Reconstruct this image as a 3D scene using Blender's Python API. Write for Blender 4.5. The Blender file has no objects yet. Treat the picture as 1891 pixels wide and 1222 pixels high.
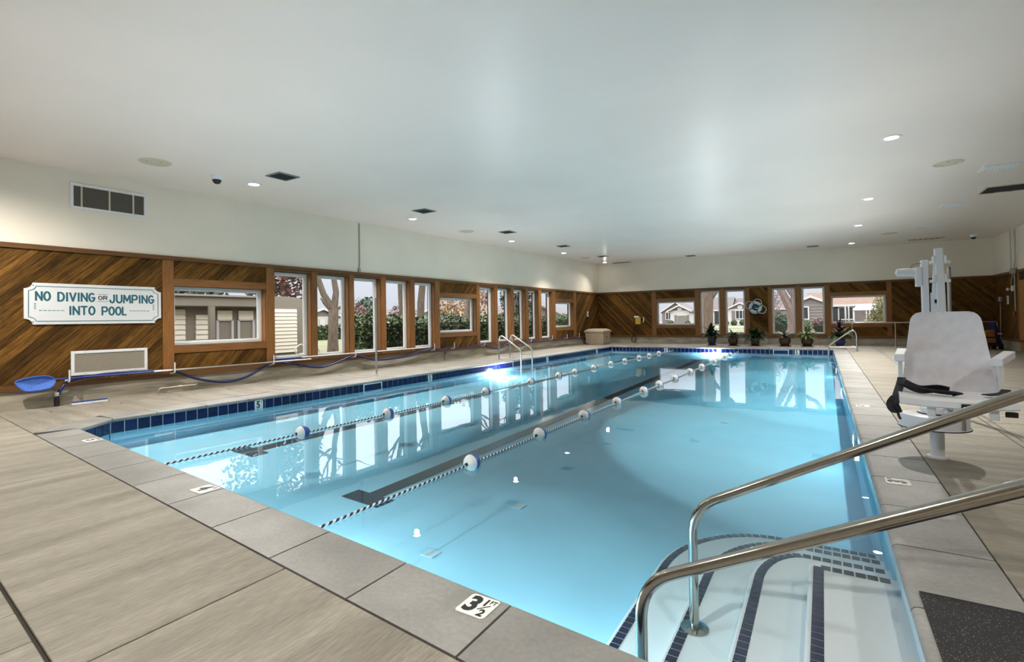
import bpy, bmesh, math, random
from mathutils import Vector, Matrix
random.seed(7)
SC = bpy.context.scene
COL = SC.collection
PI = math.pi

# ------------------------------------------------------------------ camera
F_PX, YAW, PIT, ROL, CY_OFF = 929.479, -0.552362732, 0.0133404372, -0.016389685, -33.803
def cam_axes():
    cy, sy, cp, sp = math.cos(YAW), math.sin(YAW), math.cos(PIT), math.sin(PIT)
    f = Vector((sy*cp, cy*cp, sp)); r = Vector((cy, -sy, 0)); u = r.cross(f)
    cr, sr = math.cos(ROL), math.sin(ROL)
    return cr*r + sr*u, -sr*r + cr*u, f
r_, u_, f_ = cam_axes()
cd = bpy.data.cameras.new('camera'); cam = bpy.data.objects.new('camera', cd); COL.objects.link(cam)
cd.sensor_width = 36; cd.lens = F_PX/1891*36; cd.shift_y = CY_OFF/1891
cd.clip_start = 0.05; cd.clip_end = 600
M = Matrix((( r_[0], u_[0], -f_[0], 0), (r_[1], u_[1], -f_[1], 0), (r_[2], u_[2], -f_[2], 1.25), (0, 0, 0, 1)))
cam.matrix_world = M
SC.camera = cam

# ------------------------------------------------------------------ world, exposure
SC.view_settings.view_transform = 'Standard'
SC.view_settings.look = 'None'
SC.view_settings.gamma = 1
SC.view_settings.use_curve_mapping = False
SC.view_settings.exposure = 1.16
SC.cycles.use_denoising = True
SC.cycles.max_bounces = 10
SC.cycles.diffuse_bounces = 5
SC.cycles.transparent_max_bounces = 24
SC.cycles.caustics_reflective = False
SC.cycles.caustics_refractive = False
SC.cycles.sample_clamp_indirect = 6
W = bpy.data.worlds.new('overcast_sky'); SC.world = W; W.use_nodes = True
nt = W.node_tree; nt.nodes.clear()
wo = nt.nodes.new('ShaderNodeOutputWorld'); bg = nt.nodes.new('ShaderNodeBackground')
tc = nt.nodes.new('ShaderNodeTexCoord'); sx = nt.nodes.new('ShaderNodeSeparateXYZ')
rp = nt.nodes.new('ShaderNodeValToRGB')
nt.links.new(tc.outputs['Generated'], sx.inputs[0]); nt.links.new(sx.outputs['Z'], rp.inputs[0])
cr_ = rp.color_ramp
cr_.elements[0].position = 0.0; cr_.elements[0].color = (0.31, 0.325, 0.36, 1)
cr_.elements[1].position = 1.0; cr_.elements[1].color = (2.6, 2.65, 2.75, 1)
e = cr_.elements.new(0.09); e.color = (0.355, 0.375, 0.415, 1)
e = cr_.elements.new(0.3); e.color = (1.75, 1.8, 1.9, 1)
bg.inputs['Strength'].default_value = 1.0
nt.links.new(rp.outputs['Color'], bg.inputs['Color']); nt.links.new(bg.outputs[0], wo.inputs[0])

DOWNLIGHT_W = 330.0       # each recessed lamp
NEAR_FILL_W = 14.0  # added fill lamps hidden under the near coping
UP_FILL_W = 105.0  # added unseen uplights that brighten the ceiling
POOL_LAMP_W = 75.0       # each underwater lamp

# ------------------------------------------------------------------ materials
MAT = {}
def nodes_of(m):
    m.use_nodes = True
    return m.node_tree.nodes, m.node_tree.links, m.node_tree.nodes['Principled BSDF']
def mat(name, col, rough=0.6, metal=0.0, noise=0.0, nscale=8.0, bump=0.0, bscale=60.0, spec=0.5, coat=0.0, stretch=None, uv=False,
        objrand=0.0, islrand=0.0, col2=None, detail=4.0, fine=None, fleck=None):
    m = bpy.data.materials.new(name); MAT[name] = m
    N, L, B = nodes_of(m)
    B.inputs['Base Color'].default_value = (*col, 1); B.inputs['Roughness'].default_value = rough
    B.inputs['Metallic'].default_value = metal; B.inputs['Specular IOR Level'].default_value = spec
    if coat: B.inputs['Coat Weight'].default_value = coat; B.inputs['Coat Roughness'].default_value = 0.1
    src = None
    tco = N.new('ShaderNodeTexCoord'); mp = N.new('ShaderNodeMapping')
    L.new(tco.outputs['UV' if uv else 'Object'], mp.inputs[0])
    if stretch: mp.inputs['Scale'].default_value = stretch
    if noise or col2:
        nz = N.new('ShaderNodeTexNoise'); nz.inputs['Scale'].default_value = nscale; nz.inputs['Detail'].default_value = detail
        L.new(mp.outputs[0], nz.inputs['Vector'])
        if objrand or islrand:
            oi = N.new('ShaderNodeObjectInfo'); nz.noise_dimensions = '4D'
            mu = N.new('ShaderNodeMath'); mu.operation = 'MULTIPLY'; mu.inputs[1].default_value = 37.0
            L.new(oi.outputs['Random'], mu.inputs[0]); L.new(mu.outputs[0], nz.inputs['W'])
        mx = N.new('ShaderNodeMix'); mx.data_type = 'RGBA'
        c2 = col2 or tuple(max(0, c*(1-noise)) for c in col)
        c1 = col if col2 else tuple(min(1, c*(1+noise)) for c in col)
        mx.inputs[6].default_value = (*c1, 1); mx.inputs[7].default_value = (*c2, 1)
        mr = N.new('ShaderNodeMapRange'); mr.inputs[1].default_value = 0.32; mr.inputs[2].default_value = 0.68
        L.new(nz.outputs[0], mr.inputs[0]); L.new(mr.outputs[0], mx.inputs[0])
        src = mx.outputs[2]
    if fine and src:                                     # finer streaks over the broad tone
        nf = N.new('ShaderNodeTexNoise'); nf.inputs['Scale'].default_value = fine[0]; nf.inputs['Detail'].default_value = 6
        L.new(mp.outputs[0], nf.inputs['Vector'])
        mf = N.new('ShaderNodeMapRange'); mf.inputs[1].default_value = 0.3; mf.inputs[2].default_value = 0.7; mf.inputs[3].default_value = 1-fine[1]; mf.inputs[4].default_value = 1+fine[1]
        L.new(nf.outputs[0], mf.inputs[0]); cf = N.new('ShaderNodeCombineColor')
        for i in range(3): L.new(mf.outputs[0], cf.inputs[i])
        m4 = N.new('ShaderNodeMix'); m4.data_type = 'RGBA'; m4.blend_type = 'MULTIPLY'; m4.inputs[0].default_value = 1
        L.new(src, m4.inputs[6]); L.new(cf.outputs[0], m4.inputs[7]); src = m4.outputs[2]
    if fleck:
        vz = N.new('ShaderNodeTexNoise'); vz.inputs['Scale'].default_value = fleck[0]; vz.inputs['Detail'].default_value = 1
        L.new(tco.outputs['Object'], vz.inputs['Vector'])
        mr2 = N.new('ShaderNodeMapRange'); mr2.inputs[1].default_value = fleck[1]; mr2.inputs[2].default_value = fleck[1]+0.03
        L.new(vz.outputs[0], mr2.inputs[0])
        m2 = N.new('ShaderNodeMix'); m2.data_type = 'RGBA'; m2.inputs[7].default_value = (*fleck[2], 1)
        if src: L.new(src, m2.inputs[6])
        else: m2.inputs[6].default_value = (*col, 1)
        L.new(mr2.outputs[0], m2.inputs[0]); src = m2.outputs[2]
    if objrand or islrand:
        oi2 = N.new('ShaderNodeObjectInfo'); ge = N.new('ShaderNodeNewGeometry')
        ad = N.new('ShaderNodeMath'); ad.operation = 'ADD'
        L.new(oi2.outputs['Random'], ad.inputs[0]); L.new(ge.outputs['Random Per Island'], ad.inputs[1])
        fr = N.new('ShaderNodeMath'); fr.operation = 'FRACT'; L.new(ad.outputs[0], fr.inputs[0])
        mr3 = N.new('ShaderNodeMapRange'); a = objrand or islrand
        mr3.inputs[3].default_value = 1-a; mr3.inputs[4].default_value = 1+a
        L.new(fr.outputs[0], mr3.inputs[0])
        m3 = N.new('ShaderNodeMix'); m3.data_type = 'RGBA'; m3.blend_type = 'MULTIPLY'; m3.inputs[0].default_value = 1
        if src: L.new(src, m3.inputs[6])
        else: m3.inputs[6].default_value = (*col, 1)
        cb = N.new('ShaderNodeCombineColor')
        for i in range(3): L.new(mr3.outputs[0], cb.inputs[i])
        L.new(cb.outputs[0], m3.inputs[7]); src = m3.outputs[2]
    if src: L.new(src, B.inputs['Base Color'])
    if bump:
        nb = N.new('ShaderNodeTexNoise'); nb.inputs['Scale'].default_value = bscale; nb.inputs['Detail'].default_value = 3
        L.new(mp.outputs[0], nb.inputs['Vector'])
        bp = N.new('ShaderNodeBump'); bp.inputs['Strength'].default_value = bump; bp.inputs['Distance'].default_value = 0.01
        L.new(nb.outputs[0], bp.inputs['Height']); L.new(bp.outputs[0], B.inputs['Normal'])
    return m
def emit(name, col, s):
    m = bpy.data.materials.new(name); MAT[name] = m
    N, L, B = nodes_of(m)
    B.inputs['Base Color'].default_value = (*col, 1)
    B.inputs['Emission Color'].default_value = (*col, 1); B.inputs['Emission Strength'].default_value = s
    return m
def clear_mat(name, ior, rough=0.0, tint=(1, 1, 1), bump=0.0):
    m = bpy.data.materials.new(name); MAT[name] = m; m.use_nodes = True
    N, L = m.node_tree.nodes, m.node_tree.links; N.clear()
    o = N.new('ShaderNodeOutputMaterial'); mx = N.new('ShaderNodeMixShader'); fr = N.new('ShaderNodeFresnel')
    t = N.new('ShaderNodeBsdfTransparent'); g = N.new('ShaderNodeBsdfGlossy')
    t.inputs[0].default_value = (*tint, 1); g.inputs['Roughness'].default_value = rough; fr.inputs['IOR'].default_value = ior
    L.new(fr.outputs[0], mx.inputs[0]); L.new(t.outputs[0], mx.inputs[1]); L.new(g.outputs[0], mx.inputs[2]); L.new(mx.outputs[0], o.inputs[0])
    if bump:
        tcx = N.new('ShaderNodeTexCoord'); nz = N.new('ShaderNodeTexNoise'); nz.inputs['Scale'].default_value = 2.2; nz.inputs['Detail'].default_value = 1.5
        bp = N.new('ShaderNodeBump'); bp.inputs['Strength'].default_value = bump; bp.inputs['Distance'].default_value = 0.02
        L.new(tcx.outputs['Object'], nz.inputs['Vector']); L.new(nz.outputs[0], bp.inputs['Height'])
        L.new(bp.outputs[0], g.inputs['Normal']); L.new(bp.outputs[0], fr.inputs['Normal'])
    return m, N, L, o

mat('ceiling_paint', (0.87, 0.765, 0.70), 0.36, noise=0.03, nscale=0.5, bump=0.05, bscale=30, spec=0.18)
mat('wall_paint', (0.86, 0.785, 0.67), 0.5, noise=0.03, nscale=1.0, bump=0.05, bscale=40)
mat('plank_wood', (0.175, 0.084, 0.016), 0.66, spec=0.15, col2=(0.05, 0.021, 0.005), nscale=3.0, stretch=(1.2, 14, 1), uv=True, objrand=0.5, bump=0.12, bscale=12, fine=(9, 0.3))
mat('plank_backing', (0.03, 0.015, 0.007), 0.8)
mat('post_wood', (0.30, 0.125, 0.028), 0.5, col2=(0.17, 0.065, 0.014), nscale=3.0, stretch=(1.0, 22, 1), uv=True, objrand=0.15, bump=0.1, bscale=10)
mat('trim_wood', (0.17, 0.075, 0.02), 0.5, col2=(0.10, 0.042, 0.012), nscale=3.0, stretch=(1.0, 20, 1), uv=True, objrand=0.12, bump=0.1, bscale=10)
mat('vinyl', (0.80, 0.79, 0.77), 0.35)
mat('curb_concrete', (0.50, 0.45, 0.36), 0.75, col2=(0.29, 0.255, 0.20), nscale=2.2, stretch=(1, 0.6, 3), bump=0.15, bscale=30, detail=8)
mat('deck_concrete', (0.315, 0.285, 0.235), 0.62, col2=(0.195, 0.176, 0.142), nscale=2.0, stretch=(0.5, 3.2, 1), uv=True, objrand=0.05, bump=0.7, bscale=40, detail=12, fine=(26, 0.20))
mat('deck_joint', (0.03, 0.026, 0.02), 0.9)
mat('coping_concrete', (0.30, 0.292, 0.278), 0.5, col2=(0.21, 0.204, 0.193), nscale=2.6, objrand=0.10, bump=0.12, bscale=45, detail=9, fine=(40, 0.10))
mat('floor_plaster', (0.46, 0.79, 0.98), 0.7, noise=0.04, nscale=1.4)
mat('pool_plaster', (0.78, 0.83, 0.86), 0.7, noise=0.04, nscale=1.4)
mat('grout', (0.66, 0.76, 0.84), 0.7)
mat('navy_tile', (0.003, 0.007, 0.065), 0.12, noise=0.25, nscale=6, objrand=0.25, coat=0.4)
mat('step_tile', (0.004, 0.007, 0.045), 0.25, noise=0.2, nscale=20, objrand=0.3)
mat('lane_tile', (0.007, 0.012, 0.032), 0.5, noise=0.4, nscale=30)
mat('white_tile', (0.78, 0.78, 0.75), 0.3)
mat('black_ink', (0.012, 0.012, 0.014), 0.5)
mat('teal_ink', (0.018, 0.115, 0.165), 0.5)
mat('pale_teal_ink', (0.22, 0.36, 0.42), 0.5)
mat('sign_white', (0.74, 0.75, 0.76), 0.45)
mat('chrome', (0.42, 0.40, 0.36), 0.14, metal=1.0)
mat('steel', (0.62, 0.60, 0.56), 0.28, metal=1.0)
mat('galvanised', (0.42, 0.42, 0.40), 0.45, metal=0.7)
mat('hose_blue', (0.012, 0.022, 0.11), 0.28)
mat('net_blue', (0.04, 0.12, 0.48), 0.5)
mat('net_mesh', (0.06, 0.15, 0.52), 0.7, noise=0.3, nscale=90)
mat('pole_blue', (0.03, 0.07, 0.30), 0.3)
mat('white_plastic', (0.82, 0.82, 0.84), 0.4)
mat('lift_plastic', (0.80, 0.79, 0.85), 0.55, noise=0.05, nscale=18, bump=0.08, bscale=180)
mat('lift_metal', (0.80, 0.81, 0.86), 0.35)
mat('black_plastic', (0.012, 0.012, 0.014), 0.45)
mat('black_webbing', (0.014, 0.014, 0.022), 0.7, bump=0.2, bscale=120)
mat('rubber', (0.017, 0.016, 0.018), 0.8, fleck=(150, 0.66, (0.20, 0.19, 0.17)), bump=0.2, bscale=150)
mat('yellow_plastic', (0.62, 0.42, 0.06), 0.4)
mat('beige_plastic', (0.50, 0.41, 0.29), 0.5, noise=0.08, nscale=5, bump=0.1, bscale=30)
mat('ivory_plastic', (0.60, 0.55, 0.42), 0.5)
mat('grille_beige', (0.60, 0.53, 0.42), 0.5)
mat('dark_void', (0.012, 0.011, 0.010), 0.9)
mat('slat_grey', (0.24, 0.22, 0.19), 0.5)
mat('vent_steel', (0.22, 0.25, 0.27), 0.35, metal=0.4)
mat('orange_cloth', (0.34, 0.13, 0.035), 0.7, noise=0.2, nscale=9)
mat('red_plastic', (0.25, 0.012, 0.008), 0.4)
mat('door_wood', (0.36, 0.18, 0.05), 0.45, noise=0.15, nscale=4, stretch=(8, 8, 1))
mat('float_white', (0.72, 0.70, 0.67), 0.35)
mat('float_blue', (0.025, 0.10, 0.38), 0.35)
mat('ring_white', (0.66, 0.74, 0.78), 0.5)
mat('ring_blue', (0.03, 0.09, 0.19), 0.5)
mat('rope_white', (0.75, 0.75, 0.70), 0.7)
mat('pot_blue', (0.012, 0.018, 0.13), 0.2, coat=0.5)
mat('pot_indigo', (0.012, 0.012, 0.035), 0.25, coat=0.4)
mat('pot_brown', (0.045, 0.018, 0.012), 0.25, coat=0.4)
mat('soil', (0.03, 0.02, 0.012), 0.9)
mat('leaf_dark', (0.015, 0.04, 0.012), 0.4, islrand=0.4)
mat('leaf_mid', (0.05, 0.12, 0.03), 0.4, islrand=0.4)
mat('leaf_light', (0.20, 0.30, 0.06), 0.45, islrand=0.4)
mat('leaf_pale', (0.34, 0.40, 0.22), 0.45, islrand=0.3)
mat('leaf_red', (0.14, 0.012, 0.014), 0.4, islrand=0.4)
mat('leaf_maroon', (0.04, 0.012, 0.012), 0.4, islrand=0.4)
mat('lawn', (0.12, 0.15, 0.045), 0.9, col2=(0.12, 0.095, 0.055), nscale=0.35, detail=9, bump=0.3, bscale=30)
mat('fallow', (0.15, 0.105, 0.065), 0.9, col2=(0.09, 0.075, 0.045), nscale=1.1, detail=9)
mat('path_concrete', (0.17, 0.155, 0.135), 0.8, noise=0.1, nscale=2)
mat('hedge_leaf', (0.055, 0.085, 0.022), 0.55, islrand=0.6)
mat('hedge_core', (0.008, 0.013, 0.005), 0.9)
mat('autumn_leaf', (0.085, 0.035, 0.024), 0.6, islrand=0.5)
mat('orange_leaf', (0.26, 0.14, 0.045), 0.6, islrand=0.5)
mat('mauve_leaf', (0.12, 0.065, 0.062), 0.6, islrand=0.4)
mat('olive_leaf', (0.13, 0.12, 0.035), 0.6, islrand=0.5)
mat('pine_leaf', (0.02, 0.045, 0.02), 0.6, islrand=0.5)
mat('bark', (0.17, 0.13, 0.09), 0.9, col2=(0.08, 0.06, 0.04), nscale=6, stretch=(4, 4, 0.6), bump=0.6, bscale=14)
mat('bark_mauve', (0.22, 0.16, 0.14), 0.9, col2=(0.11, 0.08, 0.07), nscale=6, stretch=(4, 4, 0.6), bump=0.6, bscale=14)
mat('roof_grey', (0.105, 0.09, 0.088), 0.9, noise=0.15, nscale=3)
mat('roof_brown', (0.15, 0.095, 0.068), 0.9, noise=0.15, nscale=3)
mat('siding_white', (0.42, 0.40, 0.38), 0.7)
mat('siding_taupe', (0.15, 0.125, 0.115), 0.7)
mat('siding_cream', (0.66, 0.60, 0.49), 0.7)
mat('siding_tan', (0.20, 0.172, 0.13), 0.7, noise=0.06, nscale=1.0)
mat('house_white', (0.46, 0.44, 0.43), 0.6)
mat('house_dark', (0.03, 0.035, 0.04), 0.2)
mat('garage_beige', (0.16, 0.14, 0.12), 0.6)
emit('lamp_glow', (1.0, 0.97, 0.92), 14.0)
emit('pool_lamp_glow', (0.92, 0.98, 1.0), 18.0)
clear_mat('window_glass', 1.38)
wm, wN, wL, wO = clear_mat('pool_water', 1.42, bump=0.05)
va = wN.new('ShaderNodeVolumeAbsorption'); va.inputs['Color'].default_value = (0.46, 0.87, 0.965, 1); va.inputs['Density'].default_value = 0.45
wL.new(va.outputs[0], wO.inputs['Volume'])
# striped rope
def rope_mat():
    m = bpy.data.materials.new('striped_rope'); MAT['striped_rope'] = m
    N, L, B = nodes_of(m); B.inputs['Roughness'].default_value = 0.6
    t = N.new('ShaderNodeTexCoord'); s = N.new('ShaderNodeSeparateXYZ'); L.new(t.outputs['UV'], s.inputs[0])
    a = N.new('ShaderNodeMath'); a.operation = 'ADD'; mu = N.new('ShaderNodeMath'); mu.operation = 'MULTIPLY'; mu.inputs[1].default_value = 0.06
    L.new(s.outputs['Y'], mu.inputs[0]); L.new(s.outputs['X'], a.inputs[0]); L.new(mu.outputs[0], a.inputs[1])
    md = N.new('ShaderNodeMath'); md.operation = 'PINGPONG'; md.inputs[1].default_value = 0.03; L.new(a.outputs[0], md.inputs[0])
    gt = N.new('ShaderNodeMath'); gt.operation = 'GREATER_THAN'; gt.inputs[1].default_value = 0.015; L.new(md.outputs[0], gt.inputs[0])
    mx = N.new('ShaderNodeMix'); mx.data_type = 'RGBA'; mx.inputs[6].default_value = (0.72, 0.72, 0.70, 1); mx.inputs[7].default_value = (0.008, 0.012, 0.045, 1)
    L.new(gt.outputs[0], mx.inputs[0]); L.new(mx.outputs[2], B.inputs['Base Color'])
rope_mat()

# ------------------------------------------------------------------ mesh helpers
ID = lambda u, d, z: (u, d, z)
class MB:
    def __init__(s, fr=ID): s.v, s.f, s.uv, s.mi, s.fr = [], [], [], [], fr
    def add(s, pts, faces, uvs=None, mi=0):
        b = len(s.v); s.v += [s.fr(*p) for p in pts]
        for k, f in enumerate(faces):
            s.f.append([b+i for i in f]); s.uv.append(uvs[k] if uvs else [(0, 0)]*len(f)); s.mi.append(mi)
        return s
    def box(s, x0, x1, y0, y1, z0, z1, mi=0, along=None):
        p = [(x0,y0,z0),(x1,y0,z0),(x1,y1,z0),(x0,y1,z0),(x0,y0,z1),(x1,y0,z1),(x1,y1,z1),(x0,y1,z1)]
        f = [(0,3,2,1),(4,5,6,7),(0,1,5,4),(1,2,6,5),(2,3,7,6),(3,0,4,7)]
        ext = [x1-x0, y1-y0, z1-z0]; a = ext.index(max(ext)) if along is None else along
        o = random.random()*50
        def uvp(q):
            b = [q[i] for i in range(3) if i != a]
            return (q[a]+o, b[0]+b[1]+o)
        return s.add(p, f, [[uvp(p[i]) for i in ff] for ff in f], mi)
    def prism(s, poly, z0, z1, mi=0, rot=0.0):
        n = len(poly); o = random.random()*20; c, sn = math.cos(rot), math.sin(rot)
        p = [(x, y, z0) for x, y in poly]+[(x, y, z1) for x, y in poly]
        f = [tuple(range(n))[::-1], tuple(range(n, 2*n))]+[(i, (i+1) % n, n+(i+1) % n, n+i) for i in range(n)]
        uv = [[(p[i][0]*c+p[i][1]*sn+o, -p[i][0]*sn+p[i][1]*c+o+p[i][2]) for i in ff] for ff in f]
        return s.add(p, f, uv, mi)
    def tube(s, path, r, seg=8, mi=0, closed=False, cap=True):
        P = [Vector(q) for q in path]; n = len(P); L = 0
        R = r if isinstance(r, (list, tuple)) else [r]*n
        up = None; pts, uvr = [], []
        for i in range(n):
            if closed: t = (P[(i+1) % n]-P[i-1])
            else: t = P[min(i+1, n-1)]-P[max(i-1, 0)]
            t = t.normalized() if t.length > 1e-9 else Vector((0, 0, 1))
            if up is None: up = t.orthogonal().normalized()
            up = (up-t*up.dot(t)); up = up.normalized() if up.length > 1e-6 else t.orthogonal().normalized()
            b = t.cross(up)
            if i: L += (P[i]-P[i-1]).length
            for k in range(seg):
                a = 2*PI*k/seg; pts.append(tuple(P[i]+R[i]*(math.cos(a)*up+math.sin(a)*b)))
            uvr.append(L)
        f, uv = [], []
        for i in range(n if closed else n-1):
            j = (i+1) % n
            for k in range(seg):
                k2 = (k+1) % seg; f.append((i*seg+k, i*seg+k2, j*seg+k2, j*seg+k))
                u1 = uvr[j] if j else uvr[i]+0.1
                uv.append([(uvr[i], k/seg), (uvr[i], (k+1)/seg), (u1, (k+1)/seg), (u1, k/seg)])
        if cap and not closed:
            f.append(tuple(range(seg))[::-1]); uv.append([(0, 0)]*seg)
            f.append(tuple(range((n-1)*seg, n*seg))); uv.append([(0, 0)]*seg)
        return s.add(pts, f, uv, mi)
    def lathe(s, prof, seg=24, c=(0, 0, 0), mi=0, axis='z'):
        pts, f = [], []
        def mk(r, h, a):
            x, y = r*math.cos(a), r*math.sin(a)
            q = {'z': (x, y, h), 'y': (x, h, y), 'x': (h, x, y)}[axis]
            return (q[0]+c[0], q[1]+c[1], q[2]+c[2])
        n = len(prof)
        for r, h in prof:
            for k in range(seg): pts.append(mk(r, h, 2*PI*k/seg))
        for i in range(n-1):
            for k in range(seg):
                k2 = (k+1) % seg; f.append((i*seg+k, i*seg+k2, (i+1)*seg+k2, (i+1)*seg+k))
        if prof[0][0] > 1e-6: f.append(tuple(range(seg))[::-1])
        if prof[-1][0] > 1e-6: f.append(tuple(range((n-1)*seg, n*seg)))
        return s.add(pts, f, None, mi)
    def quad(s, a, b, c, d, mi=0): return s.add([a, b, c, d], [(0, 1, 2, 3)], [[(0, 0), (1, 0), (1, 1), (0, 1)]], mi)
    def build(s, name, mats, parent=None, smooth=False, bevel=0.0, recalc=True, bseg=2):
        me = bpy.data.meshes.new(name); me.from_pydata(s.v, [], s.f)
        uvl = me.uv_layers.new(name='UVMap')
        flat = [c for fu in s.uv for q in fu for c in q]
        uvl.data.foreach_set('uv', flat)
        me.polygons.foreach_set('material_index', s.mi)
        for m in (mats if isinstance(mats, (list, tuple)) else [mats]): me.materials.append(MAT[m])
        if recalc or bevel:
            bm = bmesh.new(); bm.from_mesh(me)
            bmesh.ops.remove_doubles(bm, verts=bm.verts, dist=1e-6)
            if recalc: bmesh.ops.recalc_face_normals(bm, faces=bm.faces)
            if bevel:
                ed = [e for e in bm.edges if len(e.link_faces) == 2 and e.calc_face_angle(0) > 0.6]
                bmesh.ops.bevel(bm, geom=ed, offset=bevel, segments=bseg, affect='EDGES', profile=0.5, clamp_overlap=True)
            bm.to_mesh(me); bm.free()
        if smooth:
            me.polygons.foreach_set('use_smooth', [True]*len(me.polygons))
            try: me.set_sharp_from_angle(angle=0.7)
            except Exception: pass
        o = bpy.data.objects.new(name, me); COL.objects.link(o)
        if parent: o.parent = parent
        return o

def tag(o, label, cat, group=None, kind=None):
    o['label'] = label; o['category'] = cat
    if group: o['group'] = group
    if kind: o['kind'] = kind
    return o
def thing(name, label, cat, loc=(0, 0, 0), rz=0.0, group=None, kind=None):
    o = bpy.data.objects.new(name, None); COL.objects.link(o); o.empty_display_size = 0.1
    o.location = loc; o.rotation_euler = (0, 0, rz)
    return tag(o, label, cat, group, kind)
def dup(root, loc=None, label=None, rz=None):
    r = root.copy(); COL.objects.link(r)
    if loc is not None: r.location = loc
    if rz is not None: r.rotation_euler = (0, 0, rz)
    if label: r['label'] = label
    for ch in list(root.children):
        c = ch.copy(); COL.objects.link(c); c.parent = r
        for g in list(ch.children):
            d = g.copy(); COL.objects.link(d); d.parent = c
    return r
def text(name, body, size, mt, parent, loc, rot, sx=1.0, offset=0.0, extrude=0.0008, align='CENTER'):
    c = bpy.data.curves.new(name, 'FONT'); c.body = body; c.size = size; c.align_x = align; c.align_y = 'CENTER'
    c.extrude = extrude; c.offset = offset; c.materials.append(MAT[mt]); c.resolution_u = 3
    tmp = bpy.data.objects.new('tmp_lettering', c); COL.objects.link(tmp)
    dgr = bpy.context.evaluated_depsgraph_get()
    me = bpy.data.meshes.new_from_object(tmp.evaluated_get(dgr)); me.name = name
    bpy.data.objects.remove(tmp); bpy.data.curves.remove(c)
    if not me.materials: me.materials.append(MAT[mt])
    o = bpy.data.objects.new(name, me); COL.objects.link(o); o.parent = parent
    if isinstance(rot, Matrix): o.matrix_local = Matrix.Translation(loc) @ rot.to_4x4() @ Matrix.Diagonal((sx, 1, 1, 1))
    else: o.location = loc; o.rotation_euler = rot; o.scale = (sx, 1, 1)
    return o
def smooth_path(P, n=6, closed=False):
    P = [Vector(p) for p in P]; out = []; m = len(P)
    for i in range(m if closed else m-1):
        if closed: p0, p1, p2, p3 = P[i-1], P[i], P[(i+1) % m], P[(i+2) % m]
        else: p0, p1, p2, p3 = P[max(i-1, 0)], P[i], P[i+1], P[min(i+2, m-1)]
        for k in range(n):
            t = k/n
            out.append(0.5*((2*p1)+(-p0+p2)*t+(2*p0-5*p1+4*p2-p3)*t*t+(-p0+3*p1-3*p2+p3)*t**3))
    if not closed: out.append(P[-1])
    return out
def fillet(P, r, n=6):
    """polyline with rounded corners"""
    P = [Vector(p) for p in P]; out = [P[0]]
    for i in range(1, len(P)-1):
        a, b, c = P[i-1], P[i], P[i+1]; d1 = (a-b).normalized(); d2 = (c-b).normalized()
        rr = min(r, (a-b).length*0.49, (c-b).length*0.49)
        q0, q1 = b+d1*rr, b+d2*rr
        for k in range(n+1):
            t = k/n; out.append((1-t)**2*q0+2*t*(1-t)*b+t*t*q1)
    out.append(P[-1]); return out

# ------------------------------------------------------------------ the room's frame
KL = 0.0312
def xl(y): return -10.42+KL*(y-2.4)
YF, XR, YN = 24.2, 5.22, -3.6
def WL(u, d, z): return (xl(u)+d, u, z)            # left wall: u runs down the room, d into it
def WF(u, d, z): return (u, YF-d, z)
def WR(u, d, z): return (XR-d, u, z)
def WN(u, d, z): return (u, YN+d, z)
ZT = 2.535                                          # top of the timber
def zc(x, y):                                       # ceiling height
    fl = 3.80+(y-3.2)*0.0085; fr = 3.84+0.0010*y
    t = (x+10.2)/15.4
    return fl*(1-t)+fr*t

def clip_poly(poly, a, b, c, keep):
    out = []
    for i in range(len(poly)):
        p, q = poly[i], poly[(i+1) % len(poly)]
        fp = a*p[0]+b*p[1]-c; fq = a*q[0]+b*q[1]-c
        if not keep: fp, fq = -fp, -fq
        if fp >= 0: out.append(p)
        if fp*fq < 0:
            t = fp/(fp-fq); out.append((p[0]+(q[0]-p[0])*t, p[1]+(q[1]-p[1])*t))
    return out
def planks(fr, u0, u1, z0, z1, sgn, parent, w=0.094, single=False, gap=0.003):
    """diagonal boards filling a rectangle of a wall; each its own object when single"""
    al = Vector((1, sgn)).normalized(); ac = Vector((-sgn, 1)).normalized()
    cs = [u*ac[0]+z*ac[1] for u in (u0, u1) for z in (z0, z1)]
    k0, k1 = math.floor(min(cs)/w), math.ceil(max(cs)/w)
    mb = MB(fr)
    for k in range(k0, k1):
        poly = [(u0, z0), (u1, z0), (u1, z1), (u0, z1)]
        poly = clip_poly(poly, ac[0], ac[1], k*w+gap, True)
        if len(poly) < 3: continue
        poly = clip_poly(poly, ac[0], ac[1], (k+1)*w, False)
        if len(poly) < 3: continue
        if single: mb = MB(fr)
        t = 0.014+random.random()*0.004; n = len(poly); o = random.random()*60
        pts = [(u, 0.0, z) for u, z in poly]+[(u, t, z) for u, z in poly]
        fs = [tuple(range(n)), tuple(range(n, 2*n))]+[(i, (i+1) % n, n+(i+1) % n, n+i) for i in range(n)]
        uv = [[(pts[i][0]*al[0]+pts[i][2]*al[1]+o, pts[i][0]*ac[0]+pts[i][2]*ac[1]+o*0.37) for i in ff] for ff in fs]
        mb.add(pts, fs, uv)
        if single: mb.build('plank', 'plank_wood', parent)
    if not single and mb.v:
        o = mb.build('plank_run', 'plank_wood', parent); o['kind'] = 'stuff'

def struct(name, label, cat, mb=None, mats=None):
    o = mb.build(name, mats) if mb else bpy.data.objects.new(name, None)
    if not mb: COL.objects.link(o)
    return tag(o, label, cat, kind='structure')

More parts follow.
